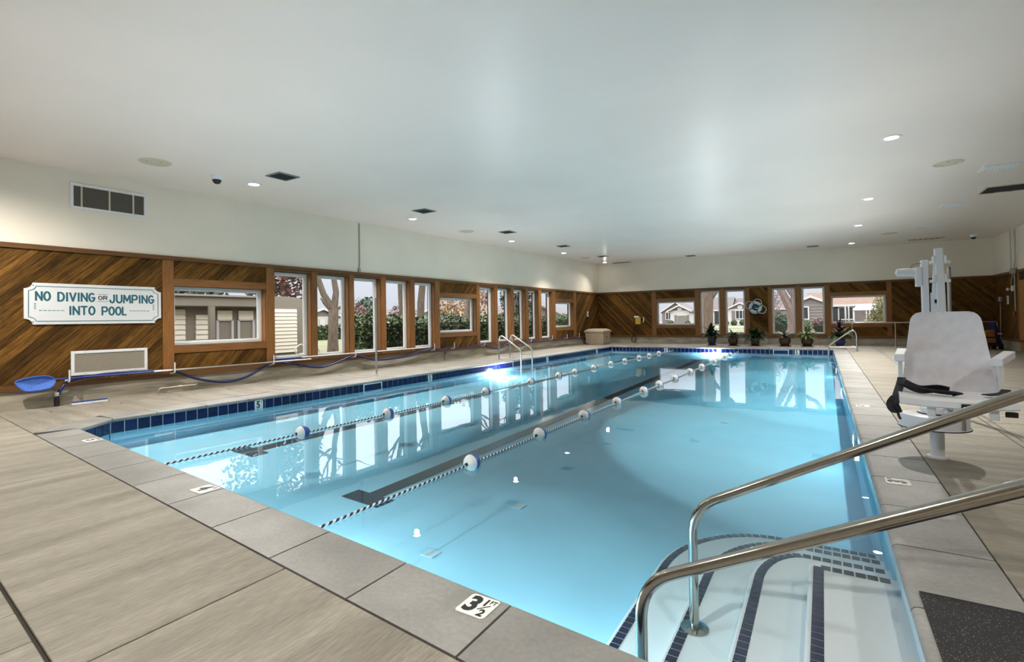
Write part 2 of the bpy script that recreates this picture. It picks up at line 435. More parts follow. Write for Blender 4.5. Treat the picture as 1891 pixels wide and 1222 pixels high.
DW = 0.15                                           # windows sit this far behind the boards
ZW = dict(pic=(0.86, 1.98), tall=(0.44, 2.40))
win_no = [0]
def window(fr, u0, u1, z0, z1, label, sash_r=0.05, ledge=False):
    win_no[0] += 1
    w = struct('window_%d' % win_no[0], label, 'window')
    b = 0.055
    for a in ((u0, u1, z0, z0+b), (u0, u1, z1-b, z1), (u0, u0+b, z0+b, z1-b), (u1-b, u1, z0+b, z1-b)):
        MB(fr).box(a[0], a[1], -DW-0.05, -DW+0.02, a[2], a[3]).build('frame', 'vinyl', w, bevel=0.004)
    c = b; i = 0.022
    m = MB(fr)
    for a in ((u0+c, u1-c, z0+c, z0+c+i), (u0+c, u1-c, z1-c-i, z1-c), (u0+c, u0+c+i, z0+c+i, z1-c-i), (u1-c-i, u1-c, z0+c+i, z1-c-i)):
        m.box(a[0], a[1], -DW-0.04, -DW, a[2], a[3])
    m.build('sash', 'vinyl', w)
    MB(fr).quad((u0+c+i, -DW-0.02, z0+c+i), (u1-c-i, -DW-0.02, z0+c+i), (u1-c-i, -DW-0.02, z1-c-i), (u0+c+i, -DW-0.02, z1-c-i)).build('pane', 'window_glass', w, recalc=False)
    return w
def build_wall(name, label, fr, ua, ub, bays, posts, sgn, top, wlabels, single_until=-99, seen_from=-99):
    """bays: (u0,u1,'pic'|'tall'); posts: (u0,u1)"""
    m = MB(fr)
    n = 12
    for i in range(n):                              # painted upper wall, its top edge follows the ceiling
        a, b = ua+(ub-ua)*i/n, ua+(ub-ua)*(i+1)/n
        P = [(a, 0.006, ZT), (b, 0.006, ZT), (b, 0.006, top(b)+0.05), (a, 0.006, top(a)+0.05)]
        Q = [(p[0], -0.3, p[2]) for p in P]
        m.add(P+Q, [(0, 1, 2, 3), (7, 6, 5, 4), (0, 4, 5, 1), (3, 2, 6, 7), (0, 3, 7, 4), (1, 5, 6, 2)])
    w = struct(name, label, 'wall', m, 'wall_paint')
    c = MB(fr).box(ua, ub, -0.3, 0.012, -0.15, 0.285).build('curb', 'curb_concrete', w)
    c['label'] = 'low grey concrete curb under the timber'
    cuts = sorted(bays); bk = MB(fr); u = ua
    for (a, b, k) in cuts:
        if a > u: bk.box(u, a, -0.3, 0.0, 0.285, ZT)
        z0, z1 = ZW[k]
        bk.box(a, b, -0.3, 0.0, 0.285, z0); bk.box(a, b, -0.3, 0.0, z1, ZT); u = b
    bk.box(u, ub, -0.3, 0.0, 0.285, ZT)
    bk.build('backing', 'plank_backing', w)
    # reveals lining each opening, rails above and below
    edges = [ua]+[p for q in posts for p in q]+[ub]
    for (a, b) in posts:
        MB(fr).box(a, b, -DW, 0.032, 0.375, ZT-0.075, along=2).build('post', 'post_wood', w, bevel=0.004)
    MB(fr).box(ua, ub, 0.0, 0.045, ZT-0.075, ZT, along=0).build('top_trim', 'trim_wood', w)
    MB(fr).box(ua, ub, 0.0, 0.04, 0.285, 0.375, along=0).build('bottom_trim', 'trim_wood', w)
    for i, (a, b, k) in enumerate(cuts):
        z0, z1 = ZW[k]
        if k == 'pic':
            MB(fr).box(a, b, -DW, 0.028, z1, z1+0.145, along=0).build('header', 'post_wood', w)
            MB(fr).box(a, b, -DW, 0.028, z0-0.14, z0, along=0).build('sill_board', 'post_wood', w)
            sg = b < single_until
            planks(fr, a, b, z1+0.145, ZT-0.075, sgn, w, single=sg)
            planks(fr, a, b, 0.375, z0-0.14, sgn, w, single=sg)
        else:
            MB(fr).box(a, b, -DW, 0.02, z1, ZT-0.075, along=0).build('header', 'trim_wood', w)
            MB(fr).box(a, b, -DW, 0.02, 0.375, z0, along=0).build('sill_board', 'trim_wood', w)
        for e0, e1 in ((a, a+0.018), (b-0.018, b)):
            MB(fr).box(e0, e1, -DW, 0.0, z0, z1, along=2).build('jamb', 'post_wood', w)
        window(fr, a+0.018, b-0.018, z0, z1, wlabels[i])
    return w, cuts

left_bays = [(4.696, 6.504, 'pic'), (6.691, 7.62, 'tall'), (7.768, 8.70, 'tall'), (8.846, 9.745, 'tall'), (9.921, 10.85, 'tall'), (11.024, 11.91, 'tall'),
             (12.107, 13.98, 'pic'), (14.16, 15.05, 'tall'), (15.227, 16.12, 'tall'), (16.30, 17.15, 'tall'), (17.36, 18.15, 'tall'), (18.38, 19.33, 'tall'),
             (19.6, 21.35, 'pic')]
left_posts = [(4.508, 4.696), (6.504, 6.691), (7.62, 7.768), (8.70, 8.846), (9.745, 9.921), (10.85, 11.024), (11.91, 12.107), (13.98, 14.16), (15.05, 15.227),
              (16.12, 16.30), (17.15, 17.36), (18.15, 18.38), (19.33, 19.6), (21.35, 21.6)]
ordn = ['first', 'second', 'third', 'fourth', 'fifth']
wl = ['wide white-framed window beside the no diving sign']
wl += ['%s tall white-framed window after the wide window beside the sign' % o for o in ordn]
wl += ['wide white-framed window in the middle of the long window wall']
wl += ['%s tall white-framed window beyond the middle wide window' % o for o in ordn]
wl += ['wide white-framed window nearest the beige storage box corner']
wall_l, _ = build_wall('wall_left', 'long wall of timber and windows under cream painted plaster', WL, YN, YF, left_bays, left_posts, 1, lambda u: zc(xl(u), u), wl, single_until=7)
planks(WL, YN, 1.4, 0.375, ZT-0.075, 1, wall_l)
planks(WL, 1.4, 4.508, 0.375, ZT-0.075, 1, wall_l, single=True)
planks(WL, 21.6, YF, 0.375, ZT-0.075, 1, wall_l)

far_bays = [(-6.78, -4.99, 'pic'), (-4.79, -3.91, 'tall'), (-3.71, -2.87, 'tall'), (-1.85, -0.94, 'tall'), (-0.75, 0.11, 'tall'), (0.28, 2.13, 'pic')]
far_posts = [(-6.99, -6.78), (-4.99, -4.79), (-3.91, -3.71), (-2.87, -2.70), (-1.98, -1.85), (-0.94, -0.75), (0.11, 0.28), (2.13, 2.29)]
fl = ['wide white-framed window on the end wall showing the gabled houses', 'tall white-framed window on the end wall filled by a single thick trunk',
      'tall white-framed window on the end wall just before the life ring', 'tall white-framed window on the end wall just after the life ring, with a forked trunk',
      'tall white-framed window on the end wall showing a taupe sided house', 'wide white-framed window on the end wall with the porch and awning']
wall_f, _ = build_wall('wall_far', 'end wall of dark diagonal timber with six windows', WF, xl(YF), XR, far_bays, far_posts, -1, lambda u: zc(u, YF), fl)
for a, b in ((xl(YF), -6.99), (-2.70, -1.98), (2.29, XR)): planks(WF, a, b, 0.375, ZT-0.075, -1, wall_f)
wall_r, _ = build_wall('wall_right', 'side wall of dark diagonal timber with conduits and a door', WR, YN, YF, [], [(21.47, 21.62), (20.3, 20.42)], -1, lambda u: zc(XR, u), [])
planks(WR, 21.62, YF, 0.375, ZT-0.075, -1, wall_r); planks(WR, YN, 20.3, 0.375, ZT-0.075, -1, wall_r, w=0.14)
dr = struct('door_1', 'brown wooden door in the right side wall', 'door')
MB(WR).box(20.42, 21.47, 0.0, 0.03, 0.0, 2.2).build('leaf', 'door_wood', dr)
wn = MB(WN).box(xl(YN)-0.3, XR+0.3, -0.3, 0.0, -0.15, ZT)
wall_n = struct('wall_near', 'plain wall behind the camera', 'wall', wn, 'wall_paint')
MB(WN).box(xl(YN)-0.3, XR+0.3, -0.3, 0.0, ZT, 4.0).build('upper_wall', 'wall_paint', wall_n)
# ceiling
m = MB(); nx, ny = 10, 14
xs = [lambda y, i=i: (xl(y)-0.15)+(XR+0.15-xl(y)+0.15)*i/nx for i in range(nx+1)]
ys = [YN-0.1+(YF+0.2-YN)*j/ny for j in range(ny+1)]
pts = [(xs[i](y), y, zc(xs[i](y), y)) for y in ys for i in range(nx+1)]
pts += [(p[0], p[1], p[2]+0.15) for p in pts]; K = (nx+1)*(ny+1)
fs = []
for j in range(ny):
    for i in range(nx):
        a = j*(nx+1)+i; fs += [(a, a+1, a+nx+2, a+nx+1), (K+a, K+a+nx+1, K+a+nx+2, K+a+1)]
m.add(pts, fs); struct('ceiling', 'wide off-white satin ceiling over the whole pool room', 'ceiling', m, 'ceiling_paint')

# ------------------------------------------------------------------ pool geometry
ZWAT = -0.15
def ynear(x): return 1.787-0.0894*x                 # inner edge of the near coping (skewed end)
def xleft(y): return -8.20+0.014*(y-2.95)
YP = 21.3; XP = 0.295
PA = (-7.80, ynear(-7.80)); PB = (-8.20, 2.95); PC = (xleft(YP), YP); PD = (XP, YP); PE = (XP, ynear(XP))
pool = struct('swimming_pool', 'indoor swimming pool with white plaster, navy waterline tiles and corner steps', 'swimming pool')
def zfloor(x, y):
    zn = -0.62-0.046*(x+4.15); zf = -0.40; t = min(1, max(0, (y-3.9)/15.9))
    return zn*(1-t)+zf*t
# floor sheet
m = MB(); gx, gy = 10, 14; pts = []
for j in range(gy+1):
    y = 1.6+(YP+0.1-1.6)*j/gy
    for i in range(gx+1):
        x = -8.6+(XP+0.1+8.6)*i/gx; pts.append((x, y, zfloor(x, y)))
fs = [(j*(gx+1)+i, j*(gx+1)+i+1, (j+1)*(gx+1)+i+1, (j+1)*(gx+1)+i) for j in range(gy) for i in range(gx)]
m.add(pts, fs); m.build('basin_floor', 'floor_plaster', pool, smooth=True, recalc=False)
# walls: thick plaster shell behind the tiles
BK = 0.03                                           # shell stands this far behind the coping's nose
def seg_wall(a, b, nrm, name='basin_wall'):
    ax, ay = a[0]+nrm[0]*BK, a[1]+nrm[1]*BK; bx, by = b[0]+nrm[0]*BK, b[1]+nrm[1]*BK
    m = MB(); t = 0.2
    m.prism([(ax, ay), (bx, by), (bx+nrm[0]*t, by+nrm[1]*t), (ax+nrm[0]*t, ay+nrm[1]*t)], -1.05, -0.06); m.build(name, 'floor_plaster', pool)
    g = MB(); t = 0.004
    g.prism([(ax, ay), (bx, by), (bx-nrm[0]*t, by-nrm[1]*t), (ax-nrm[0]*t, ay-nrm[1]*t)], -0.215, -0.052); g.build('grout_band', 'grout', pool)
seg_wall(PB, PC, (-1, 0)); seg_wall(PC, PD, (0, 1)); seg_wall(PD, (XP, 1.6), (1, 0))
dg = Vector((PB[0]-PA[0], PB[1]-PA[1])).normalized(); nd = (-dg[1], dg[0])
seg_wall(PA, PB, (nd[0], nd[1])); seg_wall((XP+0.2, ynear(XP+0.2)), PA, (0, -1))
# waterline tiles
tm = {}
def tile_run(a, b, nrm, skip=()):
    a, b = Vector((*a, 0)), Vector((*b, 0)); d = (b-a); L = d.length; d.normalize(); n = Vector((*nrm, 0))
    cnt = max(1, round(L/0.1565)); p = L/cnt; key = round(math.atan2(d[1], d[0]), 4)
    if key not in tm:
        mb = MB(lambda u, dd, z: tuple(d*u-n*dd+Vector((0, 0, z))))
        tm[key] = mb.box(0.006, p-0.006, 0.004, 0.012, -0.204, -0.054).build('waterline_tile', 'navy_tile', pool); first = tm[key]; first.location = a+n*BK
        start = 1
    else: start = 0
    for i in range(start, cnt):
        o = tm[key].copy(); COL.objects.link(o); o.location = a+n*BK+d*(i*p)
tile_run(PB, PC, (-1, 0)); tile_run(PC, PD, (0, 1)); tile_run(PD, (XP, 4.2), (1, 0)); tile_run(PA, PB, nd)
# lane markings on the floor
def lane(x0, y0, x1, y1, w=0.2):
    m = MB(); n = 24
    for i in range(n):
        ya, yb = y0+(y1-y0)*i/n, y0+(y1-y0)*(i+1)/n; xa, xb = x0+(x1-x0)*i/n, x0+(x1-x0)*(i+1)/n
        m.quad(*[(x, y, zfloor(x, y)+0.008) for x, y in ((xa-w/2, ya), (xa+w/2, ya), (xb+w/2, yb), (xb-w/2, yb))])
    for (xx, yy) in ((x0, y0-0.24), (x1, y1)):
        m.quad(*[(x, y, zfloor(x, y)+0.009) for x, y in ((xx-0.27, yy), (xx+0.27, yy), (xx+0.27, yy+0.24), (xx-0.27, yy+0.24))])
    m.build('lane_marking', 'lane_tile', pool, recalc=False)
lane(-4.13, 3.85, -4.0, 19.7); lane(-6.72, 4.1, -6.5, 19.7)
# floor inlets
for (x, y) in ((-2.8, 3.2), (-2.7, 4.45), (-2.7, 7.0), (-1.5, 9.5)):
    m = MB(); z = zfloor(x, y)+0.004
    m.box(x-0.06, x+0.06, y-0.06, y+0.06, z, z+0.006); m.build('floor_inlet', 'grout', pool)
# corner steps
stp = [(-1.07, 4.68, -0.57, 0.75, 0.98), (-0.728, 4.31, -0.46, 0.52, 0.78), (-0.412, 3.91, -0.35, 0.30, 0.52), (-0.10, 3.53, -0.24, 0.03, 0.03)]
def nose(xk, yk, rx, ry, off=0.0, n=14):
    """path of a step's edge, from the near wall round to the right wall, shrunk inwards by off"""
    x, y = xk+off, yk-off; rx, ry = max(rx-off, 0.01), max(ry-off, 0.01)
    P = [(x, 1.7), (x, y-ry)]
    for i in range(1, n+1):
        a = PI-PI/2*i/n; P.append((x+rx+rx*math.cos(a), y-ry+ry*math.sin(a)))
    P.append((XP+0.04, y)); return P
for (xk, yk, zk, rx, ry) in stp:
    P = nose(xk, yk, rx, ry)+[(XP+0.04, 1.7)]
    s_ = MB().prism(P, -1.0, zk).build('step', 'pool_plaster', pool, bevel=0.012)
tile_me = MB().box(-0.0235, 0.0235, -0.026, 0.026, 0, 0.004).build('step_tile', 'step_tile', pool)
first = True
for (xk, yk, zk, rx, ry) in stp:
    P = [Vector((*q, 0)) for q in nose(xk, yk, rx, ry, 0.05, 24)]
    acc = 0.0; pitch = 0.056; nxt = 0.02
    for a, b in zip(P[:-1], P[1:]):
        L = (b-a).length
        while nxt <= acc+L:
            q = a+(b-a)*((nxt-acc)/L); nxt += pitch
            if q[1] < ynear(q[0])+0.03 or q[0] > XP+0.02: continue
            o = tile_me if first else tile_me.copy()
            if not first: COL.objects.link(o)
            first = False
            o.location = (q[0], q[1], zk+0.0005); o.rotation_euler = (0, 0, math.atan2((b-a)[1], (b-a)[0]))
        acc += L
# coping
def coping(i0, i1, o0, o1, parent=None):
    """one stone: inner edge i0->i1, outer edge o0->o1 (2D)"""
    prof = [(1, -0.10), (1, 0.0), (0.07, 0.0), (0.03, -0.004), (0.008, -0.014), (0.0, -0.027), (0.008, -0.042), (0.03, -0.052), (0.15, -0.052)]
    m = MB(); pts = []
    for (i_, o_) in ((i0, o0), (i1, o1)):
        for t, z in prof: pts.append((i_[0]+(o_[0]-i_[0])*t, i_[1]+(o_[1]-i_[1])*t, z))
    n = len(prof)
    m.add(pts, [tuple(range(n)), tuple(range(n, 2*n))]+[(k, (k+1) % n, n+(k+1) % n, n+k) for k in range(n)])
    return m.build('coping_stone', 'coping_concrete', pool, smooth=True)
CW, J = 0.405, 0.006
nj = [-7.80, -7.37, -6.68, -5.99, -5.31, -4.605, -3.91, -3.225, -2.535, -1.86, -1.185, -0.50, XP]
for a, b in zip(nj[:-1], nj[1:]):
    a, b = a+J, b-J; coping((a, ynear(a)), (b, ynear(b)), (a, ynear(a)-CW), (b, ynear(b)-CW))
coping((XP+J, ynear(XP)), (XP+J, 2.03-J), (XP+0.43, ynear(XP)-CW), (XP+0.43, 2.03-J))      # near right corner
y = 2.03
ryj = [2.03, 2.73, 3.42, 4.095, 4.78, 5.46, 6.15, 6.90]
while ryj[-1] < YP-0.7: ryj.append(ryj[-1]+0.69)
ryj[-1] = YP
for a, b in zip(ryj[:-1], ryj[1:]): coping((XP, a+J), (XP, b-J), (XP+0.415, a+J), (XP+0.415, b-J))
lyj = [2.97, 3.50, 4.18, 4.85, 5.52, 6.19]
while lyj[-1] < YP-0.7: lyj.append(lyj[-1]+0.69)
lyj[-1] = YP
for a, b in zip(lyj[:-1], lyj[1:]): coping((xleft(a+J), a+J), (xleft(b-J), b-J), (xleft(a)-0.43, a+J), (xleft(b)-0.43, b-J))
coping((PA[0]-J, PA[1]+J), (PB[0], 2.97-J), (-7.96, 2.105), (-8.63, 2.90))
fxj = [PC[0]+(PD[0]-PC[0])*i/12 for i in range(13)]
for a, b in zip(fxj[:-1], fxj[1:]): coping((a+J, YP), (b-J, YP), (a+J, YP+0.42), (b-J, YP+0.42))
coping((PC[0]-0.005, YP-J), (PC[0], YP+J), (PC[0]-0.43, YP-J), (PC[0]-0.02, YP+0.42)); coping((XP, YP), (XP+0.005, YP+J), (XP+J, YP+0.42), (XP+0.41, YP+J))
# water
m = MB(); q = 0.06
m.prism([(PA[0]-q, PA[1]-q-0.02), (PB[0]-q, PB[1]-0.02), (PC[0]-q, PC[1]+q), (PD[0]+q, PD[1]+q), (PE[0]+q, PE[1]-q)], -1.02, ZWAT)
tag(m.build('pool_water', 'pool_water'), 'clear still pool water filling the basin and mirroring the windows', 'water', kind='stuff')

# ------------------------------------------------------------------ deck
floor = struct('floor', 'broomed beige concrete pool deck in large slabs', 'floor')
m = MB()
m.prism([(xl(YN)-0.2, YN), (XR+0.2, YN), (XR+0.2, ynear(0)-0.3), (PA[0]-0.1, PA[1]-0.25), (xl(2.3)-0.2, PA[1]-0.25)], -0.14, -0.014)
m.prism([(xl(2.3)-0.2, PA[1]-0.25), (PA[0]-0.1, PA[1]-0.25), (PB[0]-0.28, PB[1]), (PC[0]-0.28, PC[1]+0.28), (xl(YP)-0.2, YP+0.28)], -0.14, -0.014)
m.prism([(xl(YP)-0.2, YP+0.28), (XR+0.2, YP+0.28), (XR+0.2, YF), (xl(YF)-0.2, YF)], -0.14, -0.014)
m.prism([(XP+0.28, ynear(0)-0.3), (XR+0.2, ynear(0)-0.3), (XR+0.2, YP+0.28), (XP+0.28, YP+0.28)], -0.14, -0.014)
m.build('joint_bed', 'deck_joint', floor)
def slab(poly, rot, g=0.0045):
    cx = sum(p[0] for p in poly)/len(poly); cy = sum(p[1] for p in poly)/len(poly)
    P = []
    for x, y in poly:
        P.append((x+(g if x < cx else -g), y+(g if y < cy else -g)))
    return MB().prism(P, -0.10, 0.0, rot=rot).build('deck_slab', 'deck_concrete', floor, bevel=0.003, bseg=1)
def yo(x): return ynear(x)-CW-0.006                   # outer line of near coping
def yd(x): return 0.78-0.0894*(x+3.42)                # drain line
def yd2(x): return yd(x)-0.12
cuts = [xl(2)-0.02, -8.78, -5.545, -2.36, 0.84, 4.05, XR]
for a, b in zip(cuts[:-1], cuts[1:]):
    slab([(a, yd(a)+0.003), (b, yd(b)+0.003), (b, yo(b)), (a, yo(a))], PI/2)
    slab([(a, YN), (b, YN), (b, yd2(b)-0.008), (a, yd2(a)-0.008)], PI/2)
x = -10.3
while x < XR-0.34:
    MB().prism([(x+0.003, yd2(x)+0.002), (x+0.327, yd2(x+0.327)+0.002), (x+0.327, yd(x+0.327)-0.008), (x+0.003, yd(x)-0.008)], -0.08, -0.002, rot=PI/2).build('drain_cover', 'deck_concrete', floor, bevel=0.003, bseg=1)
    x += 0.33
XD = -9.69
lc = [2.3, 5.5, 8.7, 11.9, 15.1, 18.3, YP+0.42]
for i, (a, b) in enumerate(zip(lc[:-1], lc[1:])):
    ya = lambda x: yo(x) if i == 0 else a
    slab([(xl(a)-0.05, ya(-10.4)), (XD, ya(XD)), (XD+0.005, b), (xl(b)-0.05, b)], 0)
    if i == 0: slab([(XD, yo(XD)), (-7.97, yo(-7.97)), (-8.62, 2.88), (-8.64, b), (XD, b)], 0)
    else: slab([(XD, a), (xleft(a)-0.435, a), (xleft(b)-0.435, b), (XD, b)], 0)
fc = [xl(YF)-0.05, -6.5, -3.3, -0.1, 0.71]
for a, b in zip(fc[:-1], fc[1:]): slab([(a, YP+0.42), (b, YP+0.42), (b, YF), (a, YF)], PI/2)
rc = [yo(3), 4.5, 7.7, 10.9, 14.1, 17.3, 20.5, YF]
for i, (a, b) in enumerate(zip(rc[:-1], rc[1:])):
    ya = lambda x: yo(x) if i == 0 else a
    slab([(0.715, ya(0.715)), (1.545, ya(1.545)), (1.545, b), (0.715, b)], 0)
    slab([(1.545, ya(1.545)), (1.615, ya(1.615)), (1.615, b), (1.545, b)], 0)
    slab([(1.615, ya(1.615)), (XR, ya(XR)), (XR, b), (1.615, b)], 0)
y = 2.75
while y < 20:                                          # small drain holes along the left deck joint
    MB().lathe([(0.0, 0.003), (0.016, 0.003), (0.02, -0.002)], 10, (XD, y, 0.0)).build('drain_hole', 'deck_joint', floor); y += 0.87

# ------------------------------------------------------------------ lane ropes, markers, pool fittings
def lane_rope(x0, x1, ys, label):
    y0, y1 = ynear(x0)+0.05, YP-0.05
    t = thing('lane_rope', label, 'lane rope', (x0, y0, ZWAT+0.012), 0, 'floating lane ropes')
    rz = lambda y: x0+(x1-x0)*(y-y0)/(y1-y0)
    P = [(0, 0, 0.0)]+[(rz(y)-x0, y-y0, 0.0) for y in [y0+(y1-y0)*i/40 for i in range(1, 41)]]
    MB().tube(P, 0.011, 6).build('rope', 'striped_rope', t, smooth=True)
    fm = None
    for y in ys:
        if fm is None:
            m = MB()
            pr = [(0.0, -0.088)]+[(0.082*math.cos(a), 0.09*math.sin(a)) for a in [(-PI/2+PI*i/12) for i in range(1, 6)]]
            m.lathe(pr, 20, axis='y', mi=0)
            m.lathe([(pr[-1][0], pr[-1][1])]+[(0.082*math.cos(a), 0.09*math.sin(a)) for a in [(-PI/2+PI*i/12) for i in range(6, 12)]]+[(0.0, 0.088)], 20, axis='y', mi=1)
            m.lathe([(0.0, -0.105), (0.014, -0.105), (0.018, -0.085), (0.0, -0.08)], 10, axis='y', mi=2)
            fm = m.build('float', ['float_white', 'float_blue', 'black_plastic'], t, smooth=True); o = fm
        else: o = fm.copy(); COL.objects.link(o)
        o.location = (rz(y)-x0, y-y0, 0.012)
lane_rope(-2.93, -2.80, [3.95, 5.31, 6.61, 7.93, 9.35, 10.38, 11.61, 13.1, 14.5, 16.3, 18.2, 19.3], 'striped lane rope with white and blue floats, the one nearer the handrails')
lane_rope(-5.62, -5.30, [4.01, 5.45, 6.80, 7.97, 9.67, 11.0, 11.92, 13.13, 14.4, 15.6, 17.0, 18.1, 19.3], 'striped lane rope with white and blue floats, the one nearer the window wall')

def marker(label, body, loc, rot, size=0.15, ft=True, w=0.15):
    t = thing('depth_marker', label, 'depth marker', loc); t.rotation_euler = rot
    p = [(-w/2+0.012, -0.075), (w/2-0.012, -0.075), (w/2, -0.063), (w/2, 0.063), (w/2-0.012, 0.075), (-w/2+0.012, 0.075), (-w/2, 0.063), (-w/2, -0.063)]
    MB().prism(p, 0.0, 0.004).build('tile', 'white_tile', t)
    if body == '3 1/2':
        text('lettering', '3', 0.155, 'black_ink', t, (-0.028, -0.002, 0.0045), (0, 0, 0), 0.85, 0.006)
        text('lettering', '1', 0.068, 'black_ink', t, (0.022, 0.032, 0.0045), (0, 0, 0), 0.9, 0.002)
        text('lettering', '/', 0.085, 'black_ink', t, (0.030, -0.004, 0.0045), (0, 0, -0.5), 0.8)
        text('lettering', '2', 0.068, 'black_ink', t, (0.042, -0.042, 0.0045), (0, 0, 0), 0.9, 0.002)
        text('lettering', 'FT', 0.036, 'black_ink', t, (0.052, 0.045, 0.0045), (0, 0, 0), 0.85, 0.0005)
    else:
        text('lettering', body, size, 'black_ink', t, (-0.012, 0, 0.0045), (0, 0, 0), 0.9, 0.006)
        if ft: text('lettering', 'FT', 0.04, 'black_ink', t, (0.05, 0.045, 0.0045), (0, 0, 0), 0.8, 0.0005)
marker('white marker tile reading 3 1/2 FT on the near coping', '3 1/2', (-1.305, 1.795, 0.0005), (0, 0, 0))
marker('white depth marker tile reading 4 FT set in the near coping', '4', (-4.01, 2.03, 0.0005), (0, 0, 0), w=0.17)
marker('white depth marker tile reading 5 by the clipped near corner of the coping', '5', (-6.85, 2.29, 0.0005), (0, 0, 0), w=0.17)
marker('white depth marker tile reading 3 FT in the shadow before the pool lift', '3', (0.45, 4.68, 0.0005), (0, 0, PI/2), w=0.16)
marker('white depth marker tile reading 4 in the side coping beyond the pool lift', '4', (0.44, 8.3, 0.0005), (0, 0, PI/2), w=0.16)
for i, (y, n) in enumerate(((5.03, 'first'), (9.35, 'second'), (15.3, 'third'), (19.6, 'fourth'))):
    marker('white tile reading 5 FT in the window side waterline, %s from the near corner' % n, '5', (xleft(y)-BK+0.013, y, -0.128), (PI/2, 0, PI/2))
for x, n in ((-5.6, 'behind the window side lane rope'), (-3.52, 'just right of the far underwater lamp'), (-0.82, 'nearest the far grab rail')):
    marker('white tile reading 5 FT in the far waterline, %s' % n, '5', (x, YP+BK-0.013, -0.128), (PI/2, 0, 0))
def skimmer(label, loc, rz):
    t = thing('skimmer', label, 'skimmer', loc, rz)
    m = MB(); m.box(-0.26, 0.26, -0.016, 0.0, 0.06, 0.085); m.box(-0.26, 0.26, -0.016, 0.0, -0.085, -0.07); m.box(-0.26, -0.235, -0.016, 0.0, -0.07, 0.06); m.box(0.235, 0.26, -0.016, 0.0, -0.07, 0.06)
    m.build('face_plate', 'grout', t)
    MB().box(-0.235, 0.235, -0.014, -0.006, -0.07, 0.06).build('mouth', 'navy_tile', t)
skimmer('pale skimmer frame in the navy waterline below the windows', (xleft(7.55)-BK+0.002, 7.55, -0.13), PI/2)
skimmer('pale skimmer frame in the far navy waterline', (-1.35, YP+BK-0.002, -0.13), 0)
def pool_lamp(label, loc, rz, power, up=False):
    t = thing('pool_light', label, 'pool light', loc, rz, 'underwater pool lights')
    MB().lathe([(0.105, 0.0), (0.11, -0.012), (0.085, -0.02), (0.085, 0.0)], 24, axis='y').build('rim', 'chrome', t, smooth=True)
    MB().lathe([(0.085, -0.012), (0.05, -0.022), (0.0, -0.026)], 24, axis='y').build('lens', 'pool_lamp_glow', t, smooth=True)
    l = bpy.data.lights.new('pool_bulb', 'SPOT' if up else 'POINT'); l.energy = power
    l.color = (0.98, 0.97, 0.96); l.shadow_soft_size = 0.10
    lo = bpy.data.objects.new('pool_bulb', l); COL.objects.link(lo); lo.parent = t; lo.location = (0, -0.22, 0.05)
    if up: l.spot_size = 2.3; l.spot_blend = 1.0; lo.rotation_euler = (PI+0.25, 0, 0)
pool_lamp('glowing underwater lamp below the left grab rails', (xleft(12.2)-BK, 12.2, -0.33), PI/2, POOL_LAMP_W)
pool_lamp('glowing underwater lamp in the far pool wall', (-3.75, YP+BK, -0.33), 0, POOL_LAMP_W)
for x, lb in ((-3.4, 'between the two lane ropes'), (-1.6, 'nearest the stairs')):  # fill lamps added out of sight to brighten the pool
    pool_lamp('added underwater fill lamp hidden under the near coping, '+lb, (x, ynear(x)+0.005, -0.32), PI-0.09, NEAR_FILL_W)
for x, lb in ((-6.6, 'nearest the clipped corner'), (-4.95, 'toward the window side rope')):  # hidden uplights added to brighten the near ceiling
    pool_lamp('added upward fill lamp hidden under the near coping, '+lb, (x, ynear(x)+0.005, -0.32), PI-0.09, UP_FILL_W*0.5, True)
for y, lb in ((7.5, 'nearest the steps'), (12.0, 'in the middle'), (16.5, 'nearest the far grab rail')):  # uplights added in the side wall to lift the right-hand ceiling
    pool_lamp('added upward fill lamp hidden in the lift side pool wall, '+lb, (XP+BK-0.012, y, -0.32), -PI/2, UP_FILL_W, True)

# ------------------------------------------------------------------ handrails
def handrail(y, foot_x, foot_z, bend_z, ex, ez, label):
    t = thing('stair_handrail', label, 'handrail', (foot_x, y, foot_z), 0, 'handrails over the corner steps')
    P = [(0, 0, 0), (0, 0, bend_z-foot_z), (ex-foot_x, 0, ez-foot_z), (ex+0.30-foot_x, 0, ez-foot_z), (ex+0.30-foot_x, 0, -foot_z)]
    MB().tube(fillet(P, 0.15, 9), 0.0245, 20).build('rail', 'chrome', t, smooth=True)
    for (x, z) in ((0, 0), (ex+0.30-foot_x, -foot_z)):
        MB().lathe([(0.075, 0.0), (0.075, 0.006), (0.05, 0.014), (0.026, 0.017)], 28, (x, 0, z+0.0005)).build('base_flange', 'chrome', t, smooth=True)
handrail(2.03, -0.655, -0.46, 0.17, 0.78, 0.88, 'chrome stair handrail nearest the near coping and black mat')
handrail(2.88, -0.632, -0.46, 0.20, 0.78, 0.95, 'chrome stair handrail on the pool lift side of the steps')
mt = thing('rubber_mat', 'black speckled rubber mat on the deck at the top of the steps', 'mat', (0.79, 2.37, 0.0))
MB().box(-0.45, 0.21, -0.50, 0.50, 0.001, 0.012).build('mat_sheet', 'rubber', mt, bevel=0.004)
